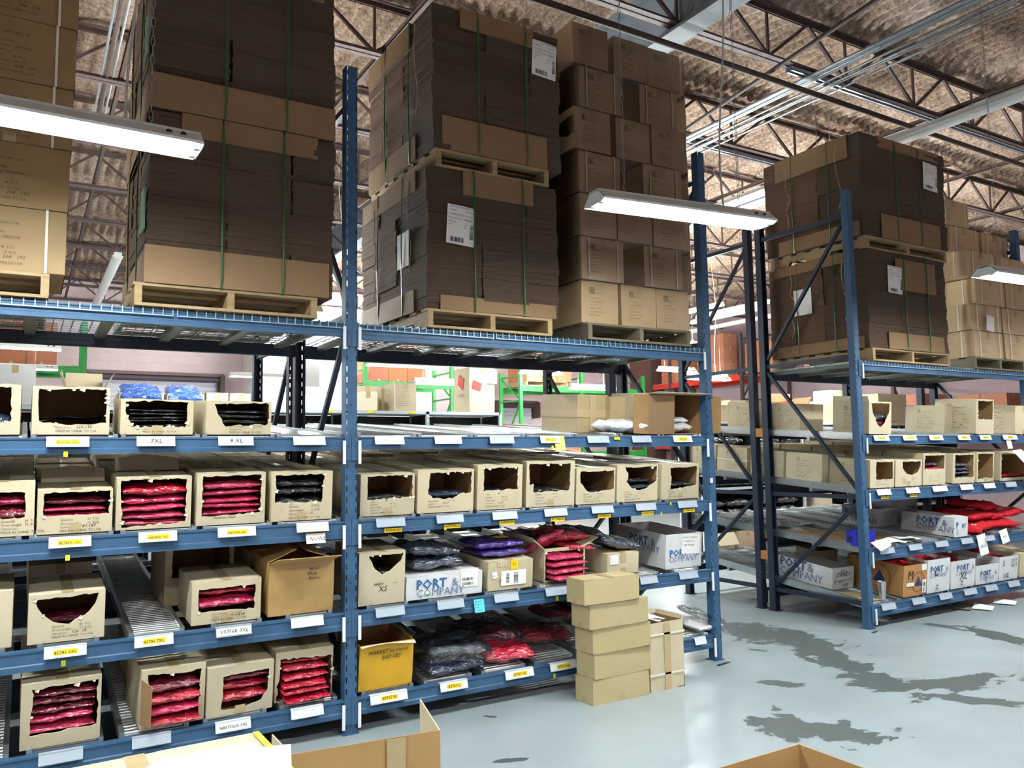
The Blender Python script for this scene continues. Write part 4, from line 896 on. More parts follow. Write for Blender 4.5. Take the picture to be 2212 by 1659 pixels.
def barcode(b, x, z, w, h, y=0, mi=1, n=26, seed=0, vert=False):
    r = random.Random(seed); t = 0
    while t < 1:
        k = r.choice((.5, .8, 1.4))/n; e = r.choice((.6, 1, 1.3))/n
        if not vert: b.quad((x+w*t, y, z), (x+w*min(1, t+k), y, z), (x+w*min(1, t+k), y, z+h), (x+w*t, y, z+h), mi)
        else: b.quad((x, y, z+h*t), (x+w, y, z+h*t), (x+w, y, z+h*min(1, t+k)), (x, y, z+h*min(1, t+k)), mi)
        t += k+e
def ship_label(root, x, z, w, h, y, mats=(PAP, INK), lines=(), codes=(), name='shipping_label', ang=0):
    b = MB(); b.T = Matrix.Translation((x, y, z)) @ Matrix.Rotation(ang, 4, 'Y')
    b.slab([(0, 0, 0), (w, 0, 0), (w, 0, h), (0, 0, h)], (0, 1, 0), .0006)
    for (t, u, vv, s) in lines: b.text(t, (u*w, -.0008, vv*h), (1, 0, 0), (0, 0, 1), s, 1)
    for i, (u0, v0, u1, v1, vt) in enumerate(codes): barcode(b, u0*w, v0*h, (u1-u0)*w, (v1-v0)*h, -.0008, 1, 24, i, vt)
    return b.build(name, list(mats), root)
ship_label(v.o, v.W*.2, .05, .13, .12, -.004, lines=(('1', .55, .75, .012), ('PC61', .1, .85, .01)), codes=((.1, .35, .75, .5, 0), (.1, .1, .75, .25, 0)))
ship_label(v.o, -v.W*.3, .005, .08, .045, -.0042, (PAP, GRNI), codes=((.1, .2, .9, .6, 0),), name='green_label')
packet(local(v.o, (-.03, .2, v.H+.004)), .37, .3, .1, 'navy', 'lower navy bagged garment on the low white carton', (.06, 0, .03)); packet(local(v.o, (-.06, .2, v.H+.09)), .36, .3, .1, 'navy', 'upper navy bagged garment on the low white carton', (.06, .1, .1))
B = T(px_carton(1053, 1150, 1214, 1283, 1, seed=52, lines=[('20', .62, .8, .02, 2, 0), ('CP', .2, .28, .026, 0, 1), ('X-10', .34, .78, .014, 1, 0)]), 'brown carton with a barcode label and a yellow sticker carrying purple bags'); w = B
ship_label(w.o, -w.W*.22, .03, .2, .1, -.007, codes=((.2, .15, .32, .85, 1), (.5, .1, .68, .85, 1)), lines=(('To:', .05, .7, .01),)); ship_label(w.o, -.005, .135, .06, .065, -.0085, (STY, MARK), lines=(('20', .2, .4, .03),), name='yellow_sticker')
ship_label(w.o, -w.W*.4, .08, .04, .045, -.0055, lines=(('K', .2, .2, .02),), name='small_label', ang=-.2); ship_label(w.o, -w.W*.3, .16, .035, .035, -.0055, (CB, REDI), lines=(('Y', .25, .2, .025),), name='red_mark')
packet(local(w.o, (-.02, .2, w.H+.004)), .36, .3, .065, 'purple', 'lower purple bagged garment on the brown carton with the barcode', (.06, 0, .06))
packet(local(w.o, (-.05, .2, w.H+.06)), .37, .3, .075, 'purple', 'upper purple bagged garment with a yellow sticker on the brown carton', (.06, 0, .0), tags=((.12, -.2, .05, STY, '5'),))
z1 = lane_z(1, .1)
p = P(1215, 1250, Y=.1); B = T(carton((p.x+.03, .12, lane_z(1, .1)+.002), .37, .42, .24, (.08, 0, .05), front=RECT(.03, .05, .97, .9), top='open', flaps=(('L', .14, .9, 0, 1), ('R', .14, 1.2, 0, 1)), seed=53), 'open brown carton overflowing with pink-red bags in the middle bay'); x = B
fill(B, ['pink']*4, [.06, .06, .06, .06], 'the overflowing carton of the middle bay', over=.09, y0=-.02)
packet(local(x.o, (-.11, .1, .24)), .26, .26, .07, 'pink', 'pink-red bagged garment with a yellow sticker slumped over the rim of the overflowing carton', (-.5, -.2, .2), tags=((.1, 0, .05, STY, '4'),))
packet(local(x.o, (.12, .22, .25)), .34, .3, .09, 'red', 'dark pink bagged garment lying across the top of the overflowing carton', (.1, 0, -.1)); packet(local(x.o, (.15, .1, .2)), .26, .22, .05, 'red', 'bright red loose bagged garment behind the top fresh carton', (.1, .1, .1))
p = P(1185, 1200, Y=.5); packet((p.x, .5, lane_z(1, .5)+.02), .4, .3, .09, 'royal', 'royal blue bagged garment lying behind the overflowing carton', (.1, 0, .3))
p = P(1345, 1225, Y=.1); B = T(carton((p.x, .1, lane_z(1, .1)+.002), .3, .42, .16, (.08, 0, 0), seed=54), 'low brown carton carrying dark bags behind the stack of five fresh cartons'); yb = B
ship_label(yb.o, -.13, .08, .08, .07, -.007)
packet(local(yb.o, (-.0, .2, .17)), .42, .36, .1, 'navy', 'navy bagged garment lying on the low brown carton', (.1, .2, .1)); packet(local(yb.o, (-.12, .4, .21)), .4, .34, .09, 'black', 'black bagged garment behind the navy one on the low brown carton', (.15, .1, -.2))
packet(local(yb.o, (-.2, .62, .17)), .4, .34, .1, 'grey', 'grey bagged garment at the back of the dark pile', (.1, 0, .2))
for i, (px, py, Y, c, lb) in enumerate(((1150, 1150, 1.1, 'maroon', 'dark maroon bag at the very back of the second lane level'), (1200, 1160, .85, 'maroon', 'dark maroon bag just before the rearmost one on the second lane level'), (1225, 1142, 1.3, 'maroon', 'dark maroon bagged garment under the beam over the overflowing carton'))):
    p = P(px, py, Y=Y); packet((p.x, Y, p.z-.08), .42, .36, .1, c, lb, (.1, .1*i, .2*i-.2))
p = P(1172, 1166, Y=.95); packet((p.x, 1.0, lane_z(1, 1.0)+.01), .6, .7, p.z-.15-lane_z(1, 1.0)+.1, 'maroon', 'large dark maroon bag under the maroon pile on the second lane level', (.08, 0, 0))
B = T(px_carton(1437, 1515, 1155, 1239, 1, yf=.08, D=.62, top='open', seed=55, mats=WM, bul=.003, flaps=(), lines=[('PORT', .1, .36, .075, 3, 0), ('&', .8, .36, .075, 4, 0), ('COMPANY', .08, .2, .062, 4, 0)], side=[('PORT', .3, .6, .09, 3), ('&', .72, .6, .09, 4), ('COMPANY', .3, .42, .076, 4)]), 'tall open white carton with blue lettering and a taped handwritten sheet'); zc = B
ship_label(zc.o, -zc.W*.08, zc.H*.42, zc.W*.5, zc.H*.56, -.006, (PAP, INKG), lines=(('FLASH MARKET', .05, .8, .022), ('7 CASES OF', .08, .6, .022), ('NW TRADE', .1, .4, .022)), name='paper_sheet', ang=.05)
# bottom lane level of the middle bay
B = T(px_carton(773, 890, 1394, 1506, 0, top='open', seed=56, D=.4, mats=(YEL, CBI, CBP), flaps=(('B', .1, -.5, 0, 1),), bul=.008, lines=[('MARKET by pieces', .15, .78, .034, 2, 1), ('BADGES', .4, .65, .034, 2, 1)]), 'yellow carton with MARKET handwritten on it beside the first post')
b = MB(); W = B.W; b.sheet(lambda u, v: ((u-.5)*W, -.004-.03*v, B.H-.002+.0+.03*v*(.6+.4*math.sin(u*4))-.02*v*v), 10, 3); b.sheet(lambda u, v: ((.5-u)*W, -.001-.03*v, B.H-.005+.03*v*(.6+.4*math.sin((1-u)*4))-.02*v*v), 10, 3); b.build('torn_rim', CBP, B.o)
def floorbag(px, py, Y, w, d, h, c, lb, rz=0, **k):
    p = P(px, py, Y=Y); packet((p.x, Y, lane_z(0, Y)+.004), w, d, h, c, lb, (.11, 0, rz), **k)
floorbag(962, 1460, .2, .42, .34, .09, 'navy', 'lower navy bagged garment on the bottom lanes beside the yellow carton', .1)
p = P(975, 1440, Y=.2); packet((p.x, .22, lane_z(0, .2)+.09), .4, .32, .1, 'navy', 'upper folded navy bagged garment on the bottom lanes beside the yellow carton', (.1, .05, -.1), film=True)
floorbag(1035, 1395, .55, .44, .36, .13, 'maroon', 'maroon bagged garment in a clear bag behind the bright red bag', -.1, film=True)
floorbag(1090, 1430, .2, .36, .3, .1, 'red', 'bright red bagged garment over the 87757 XL label', -.25)
floorbag(1172, 1415, .42, .38, .32, .11, 'red', 'red bagged garment with script lettering behind the 87757 XXL label', -.2, film=True)
floorbag(1210, 1370, .8, .42, .36, .13, 'maroon', 'maroon bagged garment half hidden behind the stack of five fresh cartons', .2); p = P(1232, 1352, Y=.75); packet((p.x+.05, .75, lane_z(0, .75)+.1), .3, .26, .1, 'black', 'black bagged garment on the maroon one behind the stack of five fresh cartons', (.1, 0, .3))
p = P(1522, 1372, Y=.12); packet((p.x-.02, .2, lane_z(0, .2)), .28, .34, .07, 'white', 'folded white bag at the end of the bottom lanes', (.11, 0, .1)); packet((p.x, .17, lane_z(0, .2)+.06), .3, .3, .07, FILM, 'clear empty plastic bag draped over the end of the bottom beam', (.1, .35, .1), cat='plastic bag', name='plastic_bag')
# ---------------------------------------------------------------- the five fresh cartons and the tall strapped carton on the floor
a = P(1282, 1526, Z=0); c = P(1402, 1500, Z=0)
hs = [.165]*5; z = 0
for i, (xl, xr, dy) in enumerate(((1282, 1402, 0), (1284, 1406, 0), (1281, 1405, -.01), (1273, 1400, -.02), (1262, 1380, -.035))):
    y = a.y+dy; Xa = P(xl, 1500-55*i, Y=y).x; Xc = P(xr, 1480-55*i, Y=y).x
    B = T(carton(((Xa+Xc)/2, y, z), Xc-Xa, .2, .163, (0, 0, jit(.02)), seed=60+i, mats=(CBN, CBI, CBP), bul=.002, ftape=False, side=[]), ['fresh brown carton on the floor, bottommost of the stack of five', 'fresh brown carton, second up in the stack of five', 'fresh brown carton in the middle of the stack of five', 'fresh brown carton, second from the top in the stack of five', 'fresh brown carton on top of the stack of five'][i], group=None)
    b = MB(); b.box(-B.W/2-.0035, B.D*.4, .001, -B.W/2-.0015, B.D*.6, .035); b.build('side_tape', TAPE, B.o); z += .1645
a = P(1405, 1497, Z=0); c = P(1500, 1487, Z=0); zt = P(1405, 1348, Y=a.y).z
B = T(carton(((a.x+c.x)/2, a.y, 0), c.x-a.x-.012, .3, zt, (0, 0, 0), top='open', seed=66, bul=.005, mats=(CB, CBI, CBP), strapz=(.83, .24), flaps=(('B', .03, .2, 0, 1), ('R', .03, .1, 0, 1))), 'tall strapped carton full of papers standing on the floor next to the stack of five'); tc_ = B
b = MB(); b.box(-.028, -.0075, 0, .028, -.006, B.H*.98); b.build('packing_tape', TAPE, B.o)
for i in range(5):
    b = MB(); s = i*1.3; b.sheet(lambda u, v: ((u-.5)*.2, (v-.5)*.24, .03*math.sin(u*3+s)+.02*v*math.cos(s)), 5, 4); o = b.build('paper_sheet', PAP)
    o.location = (B.o.location.x-.05+jit(.03), B.o.location.y+.14, zt-.02+.009*i); o.rotation_euler = (jit(.25), .2+jit(.3), jit(.6)); tag(o, 'white paper sheet in the tall strapped carton', 'paper', 'papers in the tall strapped carton')
# ---------------------------------------------------------------- pallets and tall loads
def pallet(x0, x1, y0, y1, z, label, mat=None, notch=True):
    mat = mat or WOOD; root = empty('wooden_pallet', (x0, y0, z)); W, D = x1-x0, y1-y0; h = .125
    for i, x in enumerate((.0, W/2-.019, W-.038)):
        b = MB(); pr = [(0, .016)]
        if notch:
            for s in (D*.17, D*.6): pr += [(s, .016), (s+.025, .05), (s+.205, .05), (s+.23, .016)]
        pr += [(D, .016), (D, h-.016), (0, h-.016)]; n = len(pr)
        b.add([(x, y, c) for y, c in pr]+[(x+.038, y, c) for y, c in pr], [(k, n+k, n+(k+1) % n, (k+1) % n) for k in range(n)])
        b.add([(x, y, c) for y, c in pr], [tuple(range(n))]); b.add([(x+.038, y, c) for y, c in pr], [tuple(range(n))[::-1]]); b.build('stringer', mat, root)
    for k in range(7):
        y = k*(D-.1)/6; b = MB(); b.box(-.004+jit(.004), y+jit(.006), h-.016, W+.004+jit(.004), y+.1, h); b.build('top_board', mat, root)
    for k in range(4):
        y = k*(D-.1)/3; b = MB(); b.box(jit(.004), y, 0, W+jit(.004), y+.1, .016); b.build('bottom_board', mat, root)
    return tag(root, label, 'pallet')
def paper_label(root, fc, u, z, w, h, W, D, txts, ang=0):
    b = MB()
    if fc == 'F': b.T = Matrix.Translation((u*W, -.017, z)) @ Matrix.Rotation(ang, 4, 'Y')
    else: b.T = Matrix(((0, 0, 1, -.017), (-1, 0, 0, D*(1-u)), (0, 1, 0, z), (0, 0, 0, 1))) @ Matrix(((1, 0, 0, 0), (0, 0, 1, 0), (0, 1, 0, 0), (0, 0, 0, 1)))
    sg = 1 if fc == 'F' else -1
    b.sheet(lambda s, t: (w*s, -sg*.006*math.sin(math.pi*s)*t, h*t), 4, 4)
    e = -sg*.0085
    for (t, x, v, s) in txts: b.text(t, (x*w, e, v*h), (1, 0, 0), (0, 0, 1), s, 1)
    barcode(b, .12*w, .05*h, .5*w, .12*h, e, 1, 22, 3); barcode(b, .82*w, .18*h, .13*w, .36*h, e, 1, 20, 5, True)
    return b.build('shipping_label', [PAP, INK], root)
LBT = (('BOUTH & MANNING INC', .1, .93, .017), ('02/10/22', .62, .84, .018), ('S143256', .05, .83, .017), ('S142980 27 X 15 X 10', .05, .73, .019), ('27 X 15 X 10 90/BALE', .05, .63, .019), ('MATERIAL', .05, .54, .012), ('200#', .05, .47, .012), ('QTY', .6, .5, .013), ('90', .6, .42, .018), ('3', .85, .08, .016))
def flat_load(x0, x1, y0, y1, z0, z1, label, cols, rows, boards, straps, labels=(), twine=(), seed=0, top=True, sidecols=(.0, .2, .45, .72, 1)):
    """strapped bales of flat cartons: each bale a part, cover boards, straps, labels"""
    r = random.Random(seed); root = empty('flat_carton_load', (x0, y0, z0)); W, D, H = x1-x0, y1-y0, z1-z0; mid = D*.42
    def bale(xa, xb, ya, yb, za, zb, mat):
        b = MB(); n = max(4, int((zb-za)/.035)); ox, oy = r.uniform(-.008, .008), r.uniform(-.01, .006)
        for k in range(n):
            a, c = za+(zb-za)*k/n, za+(zb-za)*(k+1)/n-.001; j = r.uniform(-.004, .004); q = r.uniform(-.005, .004)+.006*math.sin(k*.9+seed)
            b.box(xa+ox+j+.001, ya+oy+q, a, xb+ox+j-.002, yb, c)
        b.build('flat_carton_bale', mat, root)
    for j in range(rows):
        za, zb = H*j/rows, H*(j+1)/rows; sh = cols[j % len(cols)]
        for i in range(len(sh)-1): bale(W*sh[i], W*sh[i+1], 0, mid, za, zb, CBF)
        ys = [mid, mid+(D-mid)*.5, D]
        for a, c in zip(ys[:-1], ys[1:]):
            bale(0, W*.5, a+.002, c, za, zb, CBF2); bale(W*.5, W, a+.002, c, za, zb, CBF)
    for (fc, u0, u1, za, zb) in boards:
        b = MB()
        if fc == 'F':
            b.sheet(lambda u, v: (W*(u0+(u1-u0)*u), -.016-.012*math.sin(math.pi*u)*(1-v)*(.6+.4*math.sin(u*7+seed)), H*(za+(zb-za)*v)), 10, 4)
            if zb >= .99: b.box(W*u0, -.016, H, W*u1, D*.5, H+.006)
            b.box(W*u0, -.013, H*za, W*u1, -.009, H*zb)
        else:
            b.sheet(lambda u, v: (-.016-.01*math.sin(math.pi*u)*(1-v), D*(u1+(u0-u1)*u), H*(za+(zb-za)*v)), 10, 4)
            if zb >= .99: b.box(-.016, D*u0, H, W*.5, D*u1, H+.006)
            b.box(-.013, D*u0, H*za, -.009, D*u1, H*zb)
        b.build('cover_board', CBB, root, label='plain tan cardboard cover board')
    for u in straps:
        b = MB(); x = W*u; e = .03
        b.tube([(x, D*.1, -.004), (x, -.02, -.004), (x, -e, .05), (x, -e+.004, H*.5), (x, -e, H-.05), (x, -.018, H+.008), (x, D, H+.008), (x, D+.01, 0)], .0055, 5); b.build('strap', STRG, root, label='green plastic strap')
    for u in (.3, .68):
        b = MB(); y = D*u; b.tube([(W, y, H+.009), (-.02, y, H+.009), (-.026, y, H*.5), (-.02, y, -.004), (.2, y, -.004)], .005, 5); b.build('strap', STRG, root, label='green plastic strap on the end face')
    for (u, za, zb, bow) in twine:
        b = MB(); b.tube([(-.022-.0*k, D*u+bow*math.sin(math.pi*k/8), H*(za+(zb-za)*k/8)) for k in range(9)], .0032, 4); b.build('twine', STRY, root, label='pale loop of baling twine')
    for (fc, u, z, w, h, ang) in labels: paper_label(root, fc, u, z*H, w, h, W, D, LBT, ang)
    return tag(root, label, 'strapped load of flat cartons')
TW = [(.2, .62, .95, .02), (.2, .3, .6, -.03), (.75, .7, .92, -.02), (.75, .45, .68, -.05), (.75, .2, .42, -.03)]
ZD = LV[4]+.012
CA = ((0, .4, .75, 1), (0, .4, 1), (0, .75, 1))
# near bay
pallet(-1.2, -.19, -.035, 1.17, ZD, 'pallet under the two-high flat-carton load of the near bay')
flat_load(-1.135, -.09, -.03, 1.2, ZD+.127, 3.6, 'lower strapped load of flat cartons in the near bay, broad tan board along its foot', CA, 4,
          (('F', -.02, .97, .0, .215), ('F', .15, .9, .87, 1.0), ('L', .0, .98, 0, .2), ('L', .1, .9, .87, 1)), (.365, .70), (), TW, 1)
flat_load(-1.13, -.085, -.03, 1.2, 3.612, 4.62, 'upper strapped load of flat cartons in the near bay, reaching out of the picture', CA, 4,
          (('F', -.02, 1.0, .0, .2), ('F', .5, .93, .87, 1), ('L', .0, .98, 0, .2)), (.37, .71), (), TW, 2)
for z, lb in ((2.93, 'lower'), (3.95, 'upper')):
    b = MB(); b.box(-1.158, .02, z, -1.15, .16, z+.24); tag(b.build('green_tag', M('pale_green_card', (120, 170, 140), .7)), 'pale green card stuck on the end face of the %s load of the near bay' % lb, 'card')
# middle bay
pallet(.55, 1.53, -.03, 1.17, ZD, 'bottom pallet of the middle bay under the strapped flat cartons')
flat_load(.55, 1.6, -.01, 1.17, ZD+.127, 3.585, 'lower strapped load of flat cartons in the middle bay, white label low on it', CA, 4,
          (('F', .09, .97, .0, .1), ('F', .26, .8, .83, 1.0), ('L', .15, .98, 0, .16), ('L', .12, .95, .86, 1)), (.335, .71), (('F', .13, .47, .21, .27, .06), ('L', .62, .35, .2, .25, 0)), TW, 3)
pallet(.625, 1.53, -.02, 1.17, 3.592, 'pallet between the two strapped loads of the middle bay')
flat_load(.61, 1.65, -.0, 1.17, 3.72, 4.75, 'upper strapped load of flat cartons in the middle bay, white label near its top', CA, 4,
          (('F', .06, .88, .0, .23), ('F', .2, .78, .87, 1.0), ('L', .22, .98, 0, .17), ('L', .3, .98, .82, 1)), (.33, .71), (('F', .76, .68, .21, .27, .06),), TW, 4)
# rack past the cross aisle
pallet(5.22, 6.5, -.03, 1.17, ZD, 'bottom pallet of the farther rack under the strapped flat cartons')
flat_load(5.19, 6.5, -.02, 1.15, ZD+.127, 3.58, 'lower strapped load of flat cartons past the cross aisle, labels on both faces', CA, 4,
          (('F', .22, .93, .0, .17), ('F', .35, .86, .62, .95), ('L', .04, .93, 0, .12), ('L', .1, .93, .9, 1)), (.44, .73), (('F', .24, .58, .23, .27, .03), ('L', .28, .44, .22, .27, 0)), TW, 5)
pallet(5.22, 6.55, -.03, 1.15, 3.587, 'pallet between the two strapped loads past the cross aisle')
flat_load(5.18, 6.6, -.02, 1.15, 3.715, 4.74, 'upper strapped load of flat cartons on the rack past the cross aisle', CA, 4,
          (('F', .2, .9, .0, .24), ('F', .2, .92, .9, 1), ('L', .02, .85, 0, .14), ('L', .1, .86, .78, 1)), (.38, .66), (('F', .72, .6, .25, .29, .05),), TW, 6)
# tall wrapped tower of cartons in the middle bay
pallet(1.85, 2.87, -.03, 1.17, ZD, 'grey weathered pallet under the wrapped carton tower', WOODG, False)
def wl(s=.013, flip=False):
    L = [('MF 10401-0303', .3, .7, s, 1, 0), ('Country of Mine', .2, .58, s, 1, 0), ('Style number: 087754K', .2, .5, s, 1, 0), ('Size:      M', .2, .42, s, 1, 0), ('Quantity:      48  PCS', .2, .34, s, 1, 0), ('Gross weight:  14  KGS', .2, .26, s, 1, 0), ('MADE IN CHINA', .2, .18, s, 1, 0)]
    return L
WRM2 = (M('column_cardboard', (152, 124, 84), .6, var=(5, .1)), CBI, CBP)  # carton board darkened in colour to offset strong light from the close lamp
WRM = (M('wrapped_cardboard', (200, 172, 134), .5, var=(5, .1), coat=.35, coatr=.18, rnd=.05, bump=(9, .25, .012)), CBI, CBP)
def tower_proto(W, D, H, straps):
    B = carton((0, 0, -5), W, D, H, seed=70+int(W*100), mats=WRM, bul=.012, lines=wl(), strapx=straps)
    b = MB(); b.T = Matrix(((1, 0, 0, -W/2), (0, 0, -1, -.012), (0, 1, 0, 0), (0, 0, 0, 1))); arrows(b, W*.2, H*.7, H*.14, 1); b.build('arrow_mark', [INK, INKF], B.o); return B
TP3 = tower_proto(.345, .56, .322, ()); TP2 = tower_proto(.40, .56, .322, (.16, .84))
colw = {3: ['next to the strapped flat cartons', 'in the middle', 'at the aisle end'], 2: ['next to the strapped flat cartons', 'at the aisle end']}
TZ = ZD+.127
for l in range(7):
    n = 3 if l % 2 == 0 else 2; z = TZ+l*.332
    xs = (2.0, 2.36, 2.71) if n == 3 else (2.03, 2.64)
    for i, x in enumerate(xs):
        for r_, y in enumerate((.0, .6)):
            src = TP3 if n == 3 else TP2
            o = dup(src.o, (x+jit(.008)-(.05 if l > 3 and n == 3 and i == 0 else 0), y+jit(.012), z), (jit(.006), jit(.006), jit(.012)),
                    '%s-layer carton of the wrapped tower, %s%s' % ('bottom' if l == 0 else 'top' if l == 6 else LEVW[l], colw[n][i], '' if r_ == 0 else ', back row'), 'cartons of the wrapped tower')
            o['category'] = 'carton'; o.scale.z = 1 if l else .99
b = MB()
def film(u, v):
    x, y = ((1.785+1.12*u*1.0, -.025) if True else 0)
    return (x, y-.012*noise.noise((u*5, v*9, 2))-.01*abs(math.sin(v*22)), TZ+.3+v*2.0)
b.sheet(film, 16, 40)
b.sheet(lambda u, v: (1.785-.012*noise.noise((u*5, v*9, 5)), 1.17-1.195*u, TZ+.3+v*2.0), 10, 40)
b.sheet(lambda u, v: (2.905+.012*noise.noise((u*5, v*9, 8)), -.025+1.195*u, TZ+.3+v*2.0), 10, 40)
tag(b.build('stretch_wrap', WRAP), 'clear stretch film wound around the upper layers of the carton tower', 'stretch film')
# cartons on the pallet at the picture's edge, near bay
pallet(-2.62, -1.6, -.03, 1.15, ZD, 'pallet at the picture edge under the tall column of cartons')
PRX = -1.53
for l in range(6):
    for i in range(1):
        B = carton((PRX-.28-i*.58+(.02*l if i == 0 else 0)*.3, -.02+jit(.006), ZD+.127+l*.335), .56, .56, .331, (0, 0, jit(.006)), seed=80+l*2+i, bul=.008, mats=WRM2, ftape=False, lines=[('MF 10401-0183', .42, .72, .018, 1, 0), ('Country of Mine', .3, .58, .018, 1, 0), ('Style number:  NW5754K', .3, .5, .018, 1, 0), ('Size:   6XL', .3, .42, .018, 1, 0), ('Quantity:       48  PCS', .3, .34, .018, 1, 0), ('Gross weight:  14  KGS', .3, .26, .018, 1, 0), ('Carton no.:', .3, .18, .018, 1, 0), ('104   190', .5, .18, .026, 2, 1), ('MADE IN CHINA TO USA', .3, .1, .018, 1, 0)] if i == 0 else [], strapx=(.84,) if i == 0 and l != 1 else ())
        if i == 0:
            bb = MB(); bb.T = Matrix(((1, 0, 0, -.28), (0, 0, -1, -.0095), (0, 1, 0, 0), (0, 0, 0, 1))); arrows(bb, .12, .23, .05, 1); bb.build('arrow_mark', [INK, INKF], B.o)
        T(B, '%s carton of the tall column at the picture edge in the near bay%s' % (('bottom' if l == 0 else 'top' if l == 5 else LEVW[l]), '' if i == 0 else ', its hidden neighbour'), group=None if i == 0 else 'hidden neighbours of the tall column')
# bulging strapped cartons at the far end of the farther rack
pallet(6.98, 8.0, -.02, 1.15, ZD, 'pallet under the bulging strapped cartons of the farther rack', WOODG, False)
SP = carton((0, 0, -5), .58, .5, .285, seed=95, bul=.022, mats=WRM, strapx=(.16, .84), lines=wl(.012))
e = .029
for y in (.12, .38): b = MB(); b.box(-.58/2-e-.001, y-.006, .0, -.58/2-e*.6, y+.006, .285); b.build('side_strap', STRW, SP.o)
for l in range(6):
    for i in range(2):
        for r_ in range(2):
            if l == 5 and i == 1: continue
            sh = (.0, -.02, .1, -.05, -.12, -.3)[l]
            o = dup(SP.o, (7.29+sh+i*.62, -.01+r_*.54+(.12 if l > 3 else 0), ZD+.127+l*.292), (jit(.01), jit(.01), jit(.03)),
                    'bulging strapped carton, %s layer on the farther rack, %s%s' % ('bottom' if l == 0 else LEVW[l] if l < 5 else 'top', ('beside the flat-carton load', 'away from the flat-carton load')[i], '' if r_ == 0 else ', back row'), 'bulging strapped cartons on the farther rack')
            o['category'] = 'carton'
p = P(2138, 700, Y=-.05); b = MB(); b.slab([(p.x-.09, -.06, p.z-.07), (p.x+.06, -.06, p.z-.09), (p.x+.08, -.06, p.z+.08), (p.x-.07, -.06, p.z+.1)], (0, 1, 0), .001)
tag(b.build('paper_label', PAP), 'white paper taped on a bulging strapped carton of the farther rack', 'paper')
# ---------------------------------------------------------------- rack past the cross aisle: its cartons
V_ = [(.1, .95), (.14, .72), (.3, .42), (.46, .22), (.55, .2), (.72, .38), (.9, .68), (.93, .95)]
B = T(px_carton(1877, 1925, 867, 938, 3, yf=.04, D=.4, front=V_, seed=100, side='std', top='open', flaps=(('L', .05, .1, 0, 1),)), 'carton with a V-shaped mouth showing striped bags on the top lane of the farther rack')
fill(B, ['grey', 'pink', 'navy'], [.05, .03, .09], 'the V-mouthed carton on the top level of the farther rack', z0=.05)
def far_carton(x, y, W, D, H, k, label, **kw): return T(carton((x, y, lane_z(k, y)+.002), W, D, H, (math.atan(SLOPE[k]), 0, 0), **kw), label)
far_carton(5.25, .74, .36, .4, .28, 3, 'closed printed carton set back on the end lane of the top level, farther rack', seed=101, side='std')
far_carton(5.25, 1.3, .36, .42, .29, 3, 'closed printed carton at the back of the end lane of the top level, farther rack', seed=102, side='std')
a = P(2012, 932, Y=.45); far_carton(a.x+.18, .3, .37, .46, .3, 3, 'closed printed carton next to the V-mouthed one, top level of the farther rack', seed=103, side='std')
B = T(px_carton(2108, 2146, 862, 935, 3, yf=.04, D=.46, front=RECT(.12, .42, .95, .95), seed=104, side='std'), 'open printed carton with a square mouth on the top level of the farther rack'); fill(B, ['navy'], [.1], 'the square-mouthed carton on the top level of the farther rack')
B = T(px_carton(2192, 2232, 876, 932, 3, yf=.04, D=.46, seed=105, side='std'), 'closed printed carton cut by the picture edge on the top level of the farther rack')
pal3 = []
for i, (xl, xr, yt, yb, fr, cs, lb) in enumerate(((1879, 1931, 994, 1059, RECT(.25, .3, .95, .93), (), 'carton with a torn square mouth, first on the third level of the farther rack'), (1934, 1991, 994, 1056, [(.25, .93), (.27, .7), (.42, .48), (.62, .42), (.85, .52), (.95, .75), (.96, .93)], ('grey',), 'carton with a round scooped mouth, second on the third level of the farther rack'),
        (1994, 2042, 980, 1052, RECT(.06, .5, .96, .94), ('grey', 'pink', 'navy'), 'carton with striped bags showing, third on the third level of the farther rack'), (2058, 2105, 980, 1048, RECT(.1, .2, .96, .95), ('navy', 'grey', 'navy', 'grey'), 'carton of shiny grey bags, fourth on the third level of the farther rack'),
        (2110, 2147, 977, 1046, RECT(.06, .12, .95, .95), (), 'empty open-mouthed carton, fifth on the third level of the farther rack'), (2160, 2222, 975, 1045, RECT(.05, .1, .96, .9), ('red',), 'carton with hanging flaps cut by the picture edge, third level of the farther rack'))):
    B = T(px_carton(xl, xr, yt, yb, 2, yf=.04, D=.45, front=fr, seed=110+i, side='std' if i in (0,) else (), lines=std_lines('48', '14', top=.3, s=.013, x=.25, n=4) if i < 3 else []), lb)
    if cs: fill(B, list(cs), [.05]*len(cs), 'the '+lb.split(',')[0], z0=.03 if i != 2 else .09)
    pal3.append(B); queue(B, 2, 4, 'the '+lb.split(',')[0]) if i else None
b = MB(); B = pal3[5]; b.slab([(-B.W/2, -.02, B.H), (B.W*.2, -.3, B.H*.75), (B.W*.75, -.26, B.H*.85), (B.W/2, -.01, B.H)], (0, 0, 1), .004); b.build('flap', CB, B.o)
p = P(2196, 985, Y=-.15); b = MB(); b.slab([(p.x-.07, -.27, p.z-.09), (p.x+.09, -.28, p.z-.08), (p.x+.12, -.14, p.z+.07), (p.x-.04, -.13, p.z+.06)], (0, -.6, 1), .001); tag(b.build('paper_sheet', PAP), 'white paper lying on the flap of the carton at the picture edge', 'paper')
for j, (y, lb) in enumerate(((.5, 'printed closed carton directly behind the torn square mouth on the end lane'), (.97, 'second printed closed carton back on the end lane of the third level'), (1.46, 'strapped printed closed carton third back on the end lane'), (1.93, 'last printed closed carton on the end lane of the third level'))):
    far_carton(5.24, y, .36, .44, .285, 2, lb+', farther rack', seed=120+j, side='std', strapz=(.5,) if j == 2 else ())
